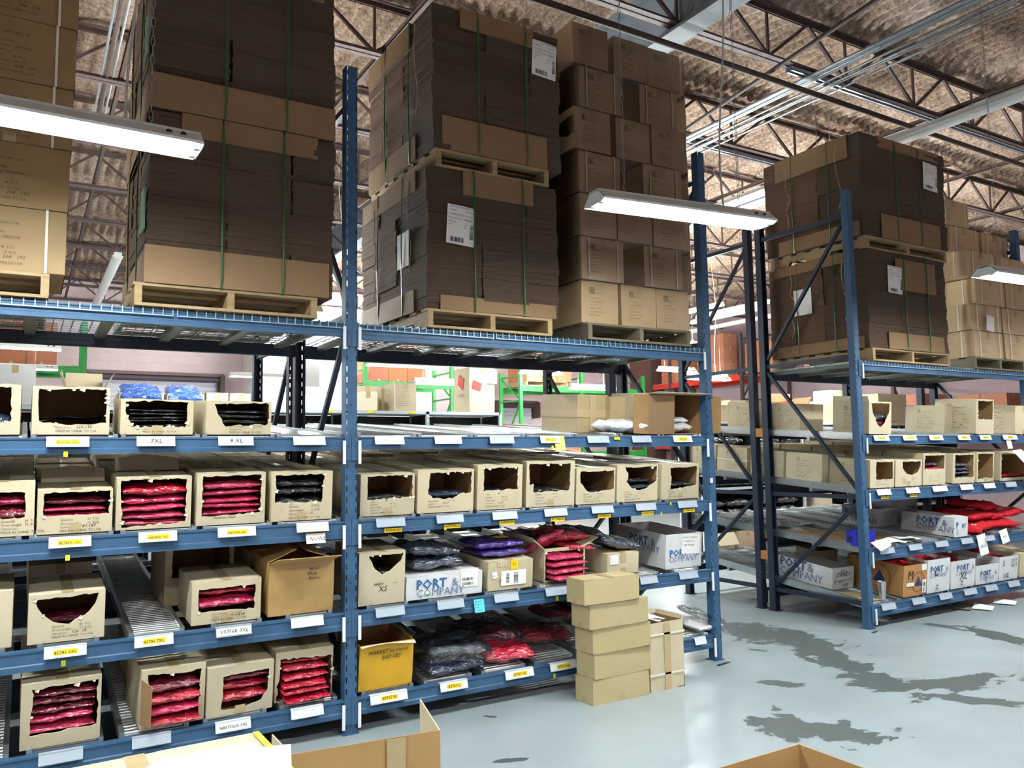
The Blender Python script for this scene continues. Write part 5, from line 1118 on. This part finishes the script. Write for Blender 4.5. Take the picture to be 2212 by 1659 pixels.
# second level: white cartons, red shirts, lunch bag, board
p = P(2062, 1164, Y=.04); q = P(2089, 1157, Y=.04)
B = T(carton(((p.x+q.x)/2, .04, lane_z(1, .04)+.002), q.x-p.x+.02, .58, P(2062, 1118, Y=.04).z-lane_z(1, .04), (math.atan(SLOPE[1]), 0, 0), seed=130, mats=WM, bul=.003, tape=False, side=[('PORT', .3, .52, .1, 3), ('&', .78, .52, .1, 4), ('COMPANY', .3, .2, .086, 4)], lines=[('P', .12, .45, .09, 3, 0), ('RT', .55, .45, .06, 3, 0), ('C', .12, .15, .07, 4, 0)]), 'long white lettered carton lying in front on the second level of the farther rack'); pa = B
B = T(carton((pa.o.location.x-.12, .8, lane_z(1, .8)+.002), .4, .42, .2, (.08, 0, 0), seed=131, mats=WM, bul=.003, top='open', tape=False, side=[('PORT', .1, .5, .1, 3), ('COMPANY', .1, .16, .086, 4)]), 'open white lettered carton behind the long one on the second level of the farther rack')
B = T(carton((pa.o.location.x+.45, .95, lane_z(1, .95)+.002), .5, .42, .26, (.08, 0, 0), seed=132, mats=WM, bul=.003, top='open', tape=False, lines=[('POR', .6, .5, .08, 3, 0), ('COM', .6, .2, .07, 4, 0)]), 'open white lettered carton at the back of the second level of the farther rack')
rx = pa.o.location.x+.22
for i, (dx, y, w, d, h, z, rz) in enumerate(((.3, .3, .55, .45, .12, 0, .2), (.75, .35, .6, .5, .12, 0, -.2), (.45, .4, .6, .5, .13, .1, .1), (.95, .4, .6, .5, .12, .1, -.1), (.12, .16, .3, .26, .1, .0, .5), (.62, .38, .5, .42, .11, .2, .3))):
    o = obj('folded_shirt', pkmesh(i % 7, SHIRT), None, (rx+dx, y, lane_z(1, y)+z)); o.scale = (w, d, h); o.rotation_euler = (.1, jit(.1), rz)
    tag(o, ['red shirt at the bottom of the red heap, beside the long white carton', 'red shirt at the bottom of the red heap by the picture edge', 'red shirt in the middle of the red heap, white lettered', 'red shirt at the outer end of the red heap', 'small crumpled red shirt against the end of the long white carton', 'red shirt on the top of the red heap'][i], 'shirt')
    if i in (2, 4): b = MB(); b.sheet(lambda u, v: (-.15+.12*u, -.3+.18*v, 1.0+.02*math.sin(u*3)), 3, 3); b.build('white_print', PAP, o)
p = P(1863, 1168, Y=.14); x0 = p.x; zz = lane_z(1, .16)
b = MB(); root = empty('lunch_bag', (x0, .16, zz), (0, 0, -.3))
b.box(-.1, -.075, 0, .1, .075, .12); b.build('body', COOL, root); b = MB()
b.slab([(-.104, -.079, .12), (.104, -.079, .12), (.104, .079, .12), (-.104, .079, .12)], (0, 0, 1), .018); b.build('lid', COOL, root)
b = MB(); b.tube([(-.05, -.03, .138), (-.04, -.02, .16), (.04, -.01, .16), (.05, 0, .138)], .008, 6); b.build('handle', COOL, root); b = MB(); b.tube([(-.106, .0, .09), (-.112, .0, .03), (-.108, .03, .05), (-.106, .03, .09)], .004, 5); b.build('side_loop', BLKP, root)
tag(root, 'small royal blue insulated lunch bag at the end of the second level, farther rack', 'lunch bag')
b = MB(); b.slab([(5.08, .2, lane_z(1, .2)+.003), (5.95, .1, lane_z(1, .1)+.003), (5.9, .75, lane_z(1, .75)+.003), (5.1, 1.1, lane_z(1, 1.1)+.003)], (0, 0, 1), .004)
tag(b.build('cardboard_sheet', CBO), 'flat brown cardboard sheet laid over the lanes beside the lunch bag', 'cardboard')
b = MB(); b.sheet(lambda u, v: (5.08+.7*u, 1.15+.7*v, lane_z(1, 1.15+.7*v)+.02+.03*noise.noise((u*4, v*4, 3))), 12, 12); tag(b.build('plastic_sheet', FILM), 'clear plastic sheet spread over the lanes behind the cardboard sheet', 'plastic sheet')
def pxsheet(name, quad, Y, mat, label, cat, dz=0, t=.001):
    pts = [P(x, y, Y=yy) for (x, y), yy in zip(quad, Y)]; b = MB(); n = (pts[1]-pts[0]).cross(pts[2]-pts[0]); b.slab(pts, n, t); return tag(b.build(name, mat), label, cat)
pxsheet('paper_sheet', ((1885, 1176), (1921, 1164), (1926, 1178), (1904, 1191)), (-.0, -.0, -.05, -.09), PAP, 'white paper drooping over the second-level beam beside the lunch bag', 'paper')
pxsheet('paper_sheet', ((1880, 1172), (1920, 1160), (1950, 1168), (1890, 1178)), (.03, .1, .05, .03), PAP, 'white paper lying flat beside the lunch bag', 'paper')
b = MB(); p = P(1893, 1172, Y=.05); b.sheet(lambda u, v: (p.x+.1*(u-.5), .04+.1*v, lane_z(1, .06)+.012+.03*math.sin(math.pi*u)*math.sin(math.pi*v)), 6, 6); tag(b.build('orange_cloth', ORNG), 'crumpled orange cloth under the drooping paper', 'cloth')
p = P(1950, 1162, Y=.15); b = MB(); b.box(-.1, -.02, 0, .1, .02, .012); o = b.build('black_strap', BLKP); o.location = (p.x, .12, lane_z(1, .12)+.012); o.rotation_euler = (0, 0, -.2); tag(o, 'black strap lying on papers near the front of the second level', 'strap')
for i, (dx, y, w) in enumerate(((-.1, .1, .2), (.12, .2, .26))):
    b = MB(); b.sheet(lambda u, v: ((u-.5)*w, (v-.5)*.14, .008*math.sin(u*5+i)), 4, 3); o = b.build('paper_sheet', PAP); o.location = (p.x+dx, y, lane_z(1, y)+.012); o.rotation_euler = (.08, 0, .3-i*.5); tag(o, ('white paper under the black strap', 'white paper behind the black strap')[i], 'paper')
# bottom level
p = P(1764, 1274, Z=.31); q = P(1817, 1268, Z=.31)
B = T(carton((5.3, .5, lane_z(0, .5)+.004), .33, .68, .21, (.11, 0, 0), seed=140, mats=WM, bul=.003, top='open', lines=[('PT &', .35, .72, .05, 4, 0), ('STANDS', .12, .56, .062, 2, 1), ('W with for US', .05, .3, .045, 2, 1), ('DEE', .45, .06, .05, 2, 1)], side=[('PORT', .06, .56, .13, 3), ('&', .56, .56, .13, 4), ('COMPANY', .06, .16, .11, 4)]), 'white lettered carton with STANDS handwritten on its end, bottom level of the farther rack')
p = P(1950, 1293, Y=.04); q = P(2000, 1283, Y=.04); H = P(1950, 1222, Y=.04).z-lane_z(0, .04)
B = T(carton(((p.x+q.x)/2, .04, lane_z(0, .04)+.002), q.x-p.x, .62, H, (.11, 0, 0), seed=141, mats=(BRB, CBI, CBP), top='open', bul=.003, lines=[('M', .15, .55, .12, 2, 1)]), 'brown carton with a round emblem holding red shirts, bottom level of the farther rack'); dl = B
def emblem(T_, r):
    b = MB(); b.T = T_; n = 28
    for r0, r1 in ((r, r*.93),):
        for k in range(n):
            t0, t1 = 2*math.pi*k/n, 2*math.pi*(k+1)/n; b.quad((r0*math.cos(t0), r0*math.sin(t0), 0), (r0*math.cos(t1), r0*math.sin(t1), 0), (r1*math.cos(t1), r1*math.sin(t1), 0), (r1*math.cos(t0), r1*math.sin(t0), 0), 0)
    b.add([(-r*.6, -r*.4, 0), (r*.6, -r*.4, 0), (0, r*.55, 0)], [(0, 1, 2)], 1)
    for i, c in enumerate('DELTA'):
        t = math.radians(150-30*i); b.text(c, (r*.72*math.cos(t)-.02, r*.72*math.sin(t)-.012, .0002), (math.sin(t), -math.cos(t), 0), (math.cos(t), math.sin(t), 0), r*.3, 0)
    b.build('emblem', [MAROI, NAVYI], dl.o)
emblem(Matrix(((1, 0, 0, dl.W*.12), (0, 0, -1, -.0055), (0, 1, 0, H*.45), (0, 0, 0, 1))), H*.33)
emblem(Matrix(((0, 0, -1, -dl.W/2-.0055), (-1, 0, 0, .25), (0, 1, 0, H*.5), (0, 0, 0, 1))), H*.4)
ship_label(dl.o, dl.W*.3, .02, .06, .13, -.006, codes=((.2, .1, .6, .4, 0), (.2, .5, .8, .8, 0))); ship_label(dl.o, -dl.W*.38, .1, .12, .035, -.0065, lines=(('27 XL', .2, .3, .016),)); ship_label(dl.o, dl.W*.25, .24, .08, .06, -.006)
def shirts_in(B, n, where, z=None):
    for i in range(n):
        o = obj('folded_shirt', pkmesh(i % 7, SHIRT), None, local(B.o, (jit(.01), .18+.13*i, (z or B.H-.13)+.01*i))); o.scale = (B.W*.82, .24, .12); o.rotation_euler = (.11+jit(.12), jit(.15), jit(.12)); tag(o, '%s red shirt heaped in %s' % (('front', 'middle', 'rear')[i] if n > 1 else 'crumpled', where), 'shirt')
shirts_in(dl, 3, 'the brown carton with the round emblem')
for i, (xl, xr, yt, yb, ls, lb) in enumerate(((2001, 2050, 1209, 1283, [('PORT', .12, .62, .085, 3, 0), ('L', .3, .5, .12, 2, 1), ('COMPANY', .1, .46, .06, 4, 0), ('&', .8, .62, .07, 4, 0)], 'white lettered carton of red shirts marked L beside the emblem carton'),
        (2053, 2105, 1212, 1276, [('PORT', .22, .64, .085, 3, 0), ('&', .85, .64, .07, 4, 0), ('COMPANY', .18, .47, .06, 4, 0), ('XL', .35, .3, .11, 2, 1)], 'white lettered carton of red shirts marked XL'),
        (2107, 2156, 1222, 1265, [('PORT', .18, .42, .08, 3, 0), ('&', .82, .42, .07, 4, 0), ('COMPANY', .15, .2, .058, 4, 0), ('2X', .35, .45, .07, 2, 1)], 'lower white lettered carton without shirts showing, third of the white row'),
        (2157, 2198, 1203, 1256, [('DIST', .62, .72, .055, 0, 0), ('RICT', .62, .52, .055, 0, 0), ('S', .15, .6, .09, 0, 1), ('XXL', .2, .1, .06, 2, 1)], 'white carton lettered DIST RICT, last of the white row'))):
    B = T(px_carton(xl, xr, yt, yb, 0, yf=.04, D=.52, top='open', seed=145+i, mats=WM, bul=.003, lines=ls), lb)
    ship_label(B.o, -.05, .02, .12, .07, -.004, (WHB, INKG), codes=((.05, .1, .45, .35, 0), (.05, .5, .45, .8, 0)))
    if i != 2: shirts_in(B, 2, 'the '+['lettered carton marked L', 'lettered carton marked XL', '', 'carton lettered DIST RICT'][i])
B = T(px_carton(2202, 2240, 1196, 1250, 0, yf=.04, D=.5, seed=150), 'brown carton cut by the picture edge at the end of the white row')
far_carton(5.66, .95, .3, .3, .26, 0, 'dark brown carton behind the emblem carton on the bottom level', seed=151, top='open')
p = P(1916, 1299, Y=.03); b = MB(); pr = [(.03, 0), (.031, .004), (.033, .06), (.04, .15), (.043, .17), (.044, .175), (.041, .175), (.04, .168)]
n = 20; vs = [(r*math.cos(t), r*math.sin(t), z) for r, z in pr for t in [2*math.pi*k/n for k in range(n)]]
b.add(vs, [(i*n+k, i*n+(k+1) % n, (i+1)*n+(k+1) % n, (i+1)*n+k) for i in range(len(pr)-1) for k in range(n)], 0, True); b.add(vs[:n], [tuple(range(n))[::-1]]); b.add(vs[-n:], [tuple(range(n))])
o = b.build('tumbler', STEEL); o.location = (p.x, .075, lane_z(0, .06)+.002); tag(o, 'tall stainless steel tumbler standing beside the emblem carton', 'tumbler')
b = MB(); b.slab([(5.08, .12, lane_z(0, .12)+.004), (5.3, .06, lane_z(0, .06)+.004), (5.32, .35, lane_z(0, .35)+.004), (5.1, .45, lane_z(0, .45)+.004)], (0, 0, 1), .003); tag(b.build('cardboard_sheet', CBN), 'small pale cardboard sheet on the bottom lanes behind the end post', 'cardboard')
for (x, y, dx, dy, m, lb) in ((6.78, -.05, .12, .09, PAP, 'white paper scrap on the floor in front of the farther rack'), (6.66, .1, .16, .09, M('grey_board', (120, 112, 108), .8), 'grey card on the floor half under the farther rack'), (7.25, -.02, .12, .1, PAP, 'white paper scrap on the floor by the picture edge')):
    b = MB(); b.sheet(lambda u, v: ((u-.5)*2*dx, (v-.5)*2*dy, .012+.02*u*v), 3, 3); o = b.build('paper_scrap', m); o.location = (x, y, 0); o.rotation_euler = (0, 0, .4); tag(o, lb, 'paper')
p = P(1560, 1436, Z=0)
# ---------------------------------------------------------------- shelving behind the racks
def shelving(x0, x1, y, zs, label, n, back=True):
    root = empty('steel_shelving', (x0, y, 0)); W = x1-x0; D = .5
    for i in range(n+1):
        for yy in (0, D-.03):
            b = MB(); x = W*i/n; b.box(x-.02, yy, 0, x+.02, yy+.003, zs[-1]+.0); b.box(x-.02, yy, 0, x-.017, yy+.03, zs[-1])
            z = .05
            while z < zs[-1]: b.box(x+.004, yy-.001, z, x+.01, yy, z+.018, 1); z += .06
            b.build('post', [WHST, BLKP], root)
    for z in zs:
        b = MB(); b.box(0, .0, z-.035, W, D, z); b.build('shelf', WHST, root)
    if back:
        b = MB(); b.box(0, D-.004, .02, W, D, zs[-1]-.04); b.build('back_panel', BLKB, root)
        for i in range(n+1): b = MB(); b.box(W*i/n-.003, .03, .02, W*i/n+.003, D, zs[-1]-.04); b.build('side_panel', BLKB, root)
    for x in [W*(k+.5)/(n*2) for k in range(n*2)]:
        for z in zs[1:]:
            if random.random() < .55: b = MB(); b.box(x, -.004, z-.03, x+.09, -.001, z-.005); b.build('shelf_tag', STF, root)
    return tag(root, label, 'shelving')
shelving(-2.6, 3.45, 4.0, (.15, .65, 1.1, 1.6, 2.18), 'grey steel shelving with black backs behind the near rack', 6)
shelving(6.9, 13.6, 4.0, (.15, .65, 1.1, 1.6, 2.1), 'grey steel shelving with black backs behind the farther rack', 6)
def bgc(x0, x1, z, H, D, label, y=4.02, **kw): return T(carton(((x0+x1)/2, y, z), x1-x0, D, H, **kw), label)
ZS = 2.182
bgc(1.58, 1.81, ZS, .22, .3, 'small cream carton on the rear shelving past the first post', seed=160, mats=(M('cream_board', (236, 228, 204), .7), CBI, CBP))
bgc(2.03, 2.31, ZS, .33, .42, 'printed carton with a white strap on the rear shelving', seed=161, y=4.04, lines=wl(.014), strapx=(.0,), side='std'); bgc(1.62, 1.98, ZS, .31, .3, 'plain carton behind the cream carton on the rear shelving', seed=162, y=4.32)
B = bgc(3.02, 3.38, ZS, .56, .42, 'tall carton with red diamond marks and a white sheet on the rear shelving', seed=163)
b = MB(); b.T = Matrix(((1, 0, 0, 0), (0, 0, -1, -.009), (0, 1, 0, 0), (0, 0, 0, 1))); b.add([(-.15, .3, 0), (-.03, .26, 0), (-.01, .36, 0), (-.13, .4, 0)], [(0, 1, 2, 3)]); b.build('red_mark', REDI, B.o)
b = MB(); b.add([(-.19, .3, .36), (-.19, .16, .28), (-.19, .12, .42), (-.19, .26, .48)], [(0, 1, 2, 3)]); b.text('QTY 8', (-.1895, .3, .2), (0, -1, 0), (0, 0, 1), .05, 1); b.build('side_red_mark', [REDI, INK], B.o)
ship_label(B.o, .06, .36, .15, .18, -.011, name='paper_sheet')
bgc(-1.95, -1.61, ZS, .37, .4, 'bright white carton on the rear shelving at the picture edge', seed=164, mats=WM)
B = bgc(-1.36, -1.02, ZS, .19, .35, 'brown carton with raised flaps on the rear shelving', seed=165, top='open', flaps=(('L', .16, .25, 0, 1), ('R', .16, .5, 0, 1), ('B', .16, -.1, 0, 1)))
for i, (xa, xb, c, lb) in enumerate(((-.9, -.49, 'blue', 'by the picture edge'), (-.46, -.1, 'royal', 'closer to the plain carton'))):
    B = bgc(xa, xb, ZS, .14, .38, 'open carton of blue bags on the rear shelving, '+lb, seed=166+i, top='open')
    for k in range(3): packet(local(B.o, (0, .08+.09*k, .05+.03*k)), (xb-xa)*.92, .16, .15, 'blue' if k < 2 else c, 'blue bagged garment, %s in the open carton %s' % (('front', 'middle', 'back')[k], lb), (.5, 0, jit(.1)))
bgc(-.08, .14, ZS, .16, .36, 'small printed carton on the rear shelving beside the blue bags', seed=168, lines=[('MF 10', .5, .35, .03, 0, 0)]); bgc(.155, .37, ZS, .16, .36, 'small printed carton on the rear shelving next to the dark posts', seed=169, lines=[('00-0203', .1, .35, .03, 0, 0)])
bgc(-1.6, -1.2, ZS, .12, .3, 'low carton behind the flapped one on the rear shelving', y=4.2, seed=170)
for i, (x, w, h) in enumerate(((-.6, .4, .12), (-.15, .42, .15), (.3, .4, .1), (-1.9, .3, .1))): bgc(x, x+w, 1.602, h, .35, ('low carton on the second shelf behind the pink-bag cartons', 'carton on the second shelf behind the 8XL carton', 'low carton on the second shelf near the dark posts', 'low carton on the second shelf at the picture edge')[i], seed=171+i)
packet((-1.55, 4.1, 1.602), .5, .3, .14, FILM, 'clear plastic bag hanging on the second rear shelf', (0, 0, .1), cat='plastic bag', name='plastic_bag')
for i, (xl, xr, yt, lb, m) in enumerate(((1536, 1552, 858, 'narrow cream carton on the far shelving beside the end post', (WHB, WHI, WHB)), (1555, 1575, 875, 'small tan carton standing before a cream one on the far shelving', None), (1580, 1612, 864, 'pale open carton on the far shelving between the posts', None), (1706, 1748, 866, 'red-brown flapped carton on the far shelving', (CBR, CBI, CBP)), (1750, 1786, 867, 'bright tan carton on the far shelving beside the brown flapped one', None), (1800, 1842, 842, 'taller tan carton on the far shelving behind the V-mouthed carton', None), (1900, 1960, 850, 'tan carton on the far shelving behind the farther rack', None), (2000, 2060, 850, 'red-brown carton on the far shelving behind the farther rack', (CBR, CBI, CBP)))):
    a = P(xl, 910, Y=4.02); c = P(xr, 910, Y=4.02); zt = P(xl, yt, Y=4.02).z; bgc(a.x, c.x, 2.102, max(.1, zt-2.102), .38, lb, seed=180+i, mats=m, top='open' if i in (2, 3) else 'closed', flaps=(('B', .15, -.2, 0, 1), ('R', .12, .9, 0, 1)) if i == 3 else ())
kk = 0
for z, xs in ((1.102, (7.1, 7.5, 7.9, 8.3)), (.652, (7.2, 7.7, 8.2, 8.8)), (1.602, (7.1, 7.6, 8.4, 9.1))):
    for x in xs:
        for l in range(2): packet((x+jit(.05), 4.22, z+l*.13), .46, .36, .15, 'black', 'glossy black bag on the far shelving', (0, 0, jit(.2)), 'black bags on the far shelving')
for i, (x, z, c) in enumerate(((7.1, .152, None), (7.6, .152, None), (8.3, .152, None), (9.4, .652, None), (9.9, 1.102, None))): bgc(x, x+.42, z, .28, .36, ('open carton at the foot of the far shelving by the end post', 'closed carton at the foot of the far shelving, second along', 'closed carton at the foot of the far shelving, third along', 'carton on the low shelf of the far shelving', 'carton on the middle shelf of the far shelving')[i], seed=190+i, top='open' if i == 0 else 'closed', flaps=(('F', .2, 2.6, 0, 1),) if i == 0 else ())
for i in range(3): packet((8.0+i*.6, 3.7, .0), .5, .4, .2, 'pink', ('pink-red bag on the floor before the far shelving, next to the end post', 'second pink-red bag on the floor before the far shelving', 'third pink-red bag on the floor before the far shelving')[i], (0, 0, .3*i))
# a few loads deeper in the back-to-back racks
for i in range(3): T(carton((3.3-.4*i-1, 1.5, lane_z(0, 1.4)+.002), .38, .45, .3, (.11, 0, 0), seed=200+i), 'closed carton deep on the bottom lanes behind the red bags, '+ORD[i]+' from the end post')
# ---------------------------------------------------------------- green and orange racks along the walls
def simple_rack(frames, y0, d, zb, h, mat, label, pmat=None, axis='x', pos=0):
    root = empty('storage_rack', (0, 0, 0)); pm = pmat or mat
    G = (lambda u, v, z: (u, v, z)) if axis == 'x' else (lambda u, v, z: (pos+v, u, z))
    for u in frames:
        for v in (y0, y0+d):
            b = MB(); b.bar(G(u, v, 0), G(u, v, h), .09, .08, (0, 1, 0)); b.build('post', pm, root)
        for z in (.3, 1.7, 3.1, h-.15): b = MB(); b.bar(G(u, y0, z), G(u, y0+d, z), .04, .04); b.build('strut', pm, root)
        for z, s in ((.3, 1), (1.7, -1), (3.1, 1)):
            z2 = min(z+1.4, h-.15); b = MB(); b.bar(G(u, y0 if s > 0 else y0+d, z), G(u, y0+d if s > 0 else y0, z2), .035, .035, (1, 0, 0)); b.build('diagonal_brace', pm, root)
    for i in range(len(frames)-1):
        for z in zb:
            for v in (y0, y0+d): b = MB(); b.bar(G(frames[i]+.04, v, z-.075), G(frames[i+1]-.04, v, z-.075), .05, .15); b.build('beam', mat, root)
            b = MB()
            for k in range(8): u = frames[i]+(frames[i+1]-frames[i])*(k+.5)/8; b.bar(G(u, y0, z+.008), G(u, y0+d, z+.008), .1, .016)
            b.build('deck_board', WOOD, root)
    return tag(root, label, 'rack')
simple_rack((9.72, 11.74, 14.0), 13.6, 1.05, (1.7, 3.5), 3.92, GREEN, 'green pallet rack along the back wall with a load of reddish cartons')
simple_rack((5.3, 7.64), 13.6, 1.05, (1.7, 3.48), 3.92, GREEN, 'green pallet rack before the white wall')
simple_rack((-3.4, -.7), 13.6, 1.05, (1.7, 3.56), 4.6, GREEN, 'green pallet rack beside the roll-up door')
zo = P(1530, 822, X=16).z; y0 = P(1430, 835, X=16).y; y1 = P(1618, 810, X=16).y
simple_rack((y1-.1, (y0+y1)/2+1.0, y0), 0, 1.0, (1.9, zo), zo+1.2, RED, 'orange-red pallet rack along the mauve wall', DKST, 'y', 15.6)
simple_rack((y1-8.5, y1-4.7, y1-.9), 0, 1.0, (1.9, zo), zo+1.2, RED, 'orange-red pallet rack along the mauve wall behind the farther rack', DKST, 'y', 15.6)
RP = carton((0, 0, -5), .5, .5, .42, seed=210, mats=(CBR, CBI, CBP)); n_ = 0
def pile(pos, w, nx, ny, nz, lb, grp, k=0):
    for l in range(nz):
        for i in range(nx):
            for j in range(ny):
                o = dup(RP.o, (pos[0]+i*w, pos[1]+j*w, pos[2]+l*.425), (0, 0, jit(.02)), lb, grp); o['category'] = 'carton'; o.scale = (w/.5*.98, w/.5*.98, 1)
pallet(9.95, 11.3, 13.65, 14.6, 3.52, 'pallet under the reddish cartons on the green rack'); pile((10.2, 13.65, 3.65), .5, 3, 2, 2, 'reddish carton of the load on the green rack by the back wall', 'reddish cartons on the green rack by the back wall')
pile((5.7, 13.7, 3.5), .5, 3, 2, 3, 'pale reddish carton on the green rack before the white wall', 'reddish cartons on the green rack before the white wall')
pile((-3.0, 13.7, 3.58), .52, 4, 2, 2, 'reddish carton on the green rack beside the roll-up door', 'reddish cartons on the green rack beside the roll-up door')
for i, x in enumerate((8.6, 9.2, 10.3, 10.9)): T(carton((x, 12.9, 0), .55, .5, (2.3, 2.45, 2.3, 2.5)[i]-.02, seed=215+i, mats=(CBR, CBI, CBP)), 'tall reddish carton standing on the floor before the green rack, '+ORD[i]+' along')
for j, (y, nz) in enumerate(((y0-1.5, 2), (y0-3.1, 3), (y0-5, 2))): pile((15.9, y, zo+.02), .55, 1, 2, nz, 'reddish carton on the orange-red rack, load '+ORD[j]+' from the corner', 'reddish cartons on the orange-red rack, load '+ORD[j]+' from the corner')
for j in range(5): pile((15.9, y1-2-1.3*j, (zo+.02) if j % 2 else 1.92), .55, 1, 2, 2+j % 2, 'reddish carton on the orange-red rack behind the farther rack', 'reddish cartons on the orange-red rack behind the farther rack')
for j in range(4): pile((15.9, y0-1.2-1.3*j, 1.92), .55, 1, 2, 2, 'reddish carton on the lower level of the orange-red rack', 'reddish cartons on the lower level of the orange-red rack')
# ---------------------------------------------------------------- cartons in the foreground
a = P(951, 1577, Z=.5); c = P(628, 1630, Z=.5); e = P(873, 1520, Z=.52)
W = (a-c).length; D = e.y-a.y; ry = math.atan2(a.y-c.y, a.x-c.x)
MBR = (M('glossy_tan_carton', (186, 146, 92), .4, var=(6, .1), bump=(12, .25, .004), coat=.3, coatr=.2), CB, CBP)
root = empty('open_carton', (c.x, c.y, 0), (0, 0, ry)); b = MB()
panel(b, (0, 0, 0), (W, 0, 0), (W, 0, .5), (0, 0, .5), .005, 0, 1, .008); b.build('near_panel', list(MBR), root)
b = MB(); panel(b, (W, 0, 0), (W+.03, D, 0), (W+.03, D, .53), (W, 0, .5), .005, 1, 1, .012, 8); b.build('side_panel', list(MBR), root)
b = MB(); panel(b, (-.05, D*.45, 0), (0, 0, 0), (0, 0, .5), (-.05, D*.45, .535), .005, 1, 1, .01, 8); b.build('torn_side_panel', list(MBR), root)
b = MB(); b.box(0, 0, 0, W, D, .005); b.build('bottom_panel', list(MBR), root); b = MB(); b.box(W*.62, -.012, 0, W*.75, -.0085, .498); b.build('packing_tape', TAPE, root)
tag(root, 'glossy open carton in front of the rack with one side flap standing up', 'carton')
a = P(560, 1578, Z=.8); c = P(590, 1610, Z=.8)
x1 = P(590, 1608, Z=.8).x; y1 = P(560, 1578, Z=.8).y
B = T(carton((x1-.35, y1-.62, 0), .7, .62, .795, (0, 0, .02), seed=220, bul=.004, mats=(CB, CBI, CBP)), 'large closed carton in the lowest corner of the view, white papers on its top')
b = MB(); b.box(.334, .1, .7955+.006, .3525, .6, .7975+.006); b.box(.3525, .1, .7, .3545, .6, .80); b.build('yellow_tape', M('yellow_green_tape', (222, 214, 60), .4), B.o)
for i, (q, lb) in enumerate(((((345, 1659), (345, 1637), (628, 1607), (630, 1659)), 'topmost white paper sheet on the large lowest carton'), (((270, 1690), (342, 1640), (556, 1603), (560, 1690)), 'white paper sheet under the topmost one on the large lowest carton'))):
    pts = [P(x, y, Z=.815-.006*i) for x, y in q]; b = MB(); b.slab(pts, (0, 0, -1), .004); tag(b.build('paper_sheet', PAP), lb, 'paper')
a = P(1725, 1604, Z=.5)
B = T(carton((a.x-.3, a.y-.45, 0), .6, .45, .495, (0, 0, 0), seed=230, top='open', bul=.004, mats=(CBO, CBO, CBP)), 'open brown carton peeping over the lower picture edge near the worn floor patch')
for i, (px, py, w, ang) in enumerate(((1890, 1365, .1, .3), (1563, 1434, .16, .2))):
    p = P(px, py, Z=0); b = MB(); b.box(-w/2, -.015, 0, w/2, .015, .003); b.text('R1', (-.03, -.01, .0035), (1, 0, 0), (0, 1, 0), .03, 1)
    o = b.build('floor_mark', [BLKP, PAP]); o.location = p; o.rotation_euler = (0, 0, ang); tag(o, ('small dark mark on the floor at the foot of the farther rack', 'small dark mark on the floor at the foot of the end post')[i], 'floor mark')
# ---------------------------------------------------------------- drop the hidden masters
for B in (QP, QP2, TP3, TP2, SP, RP):
    for ch in list(B.o.children): bpy.data.objects.remove(ch)
    bpy.data.objects.remove(B.o)
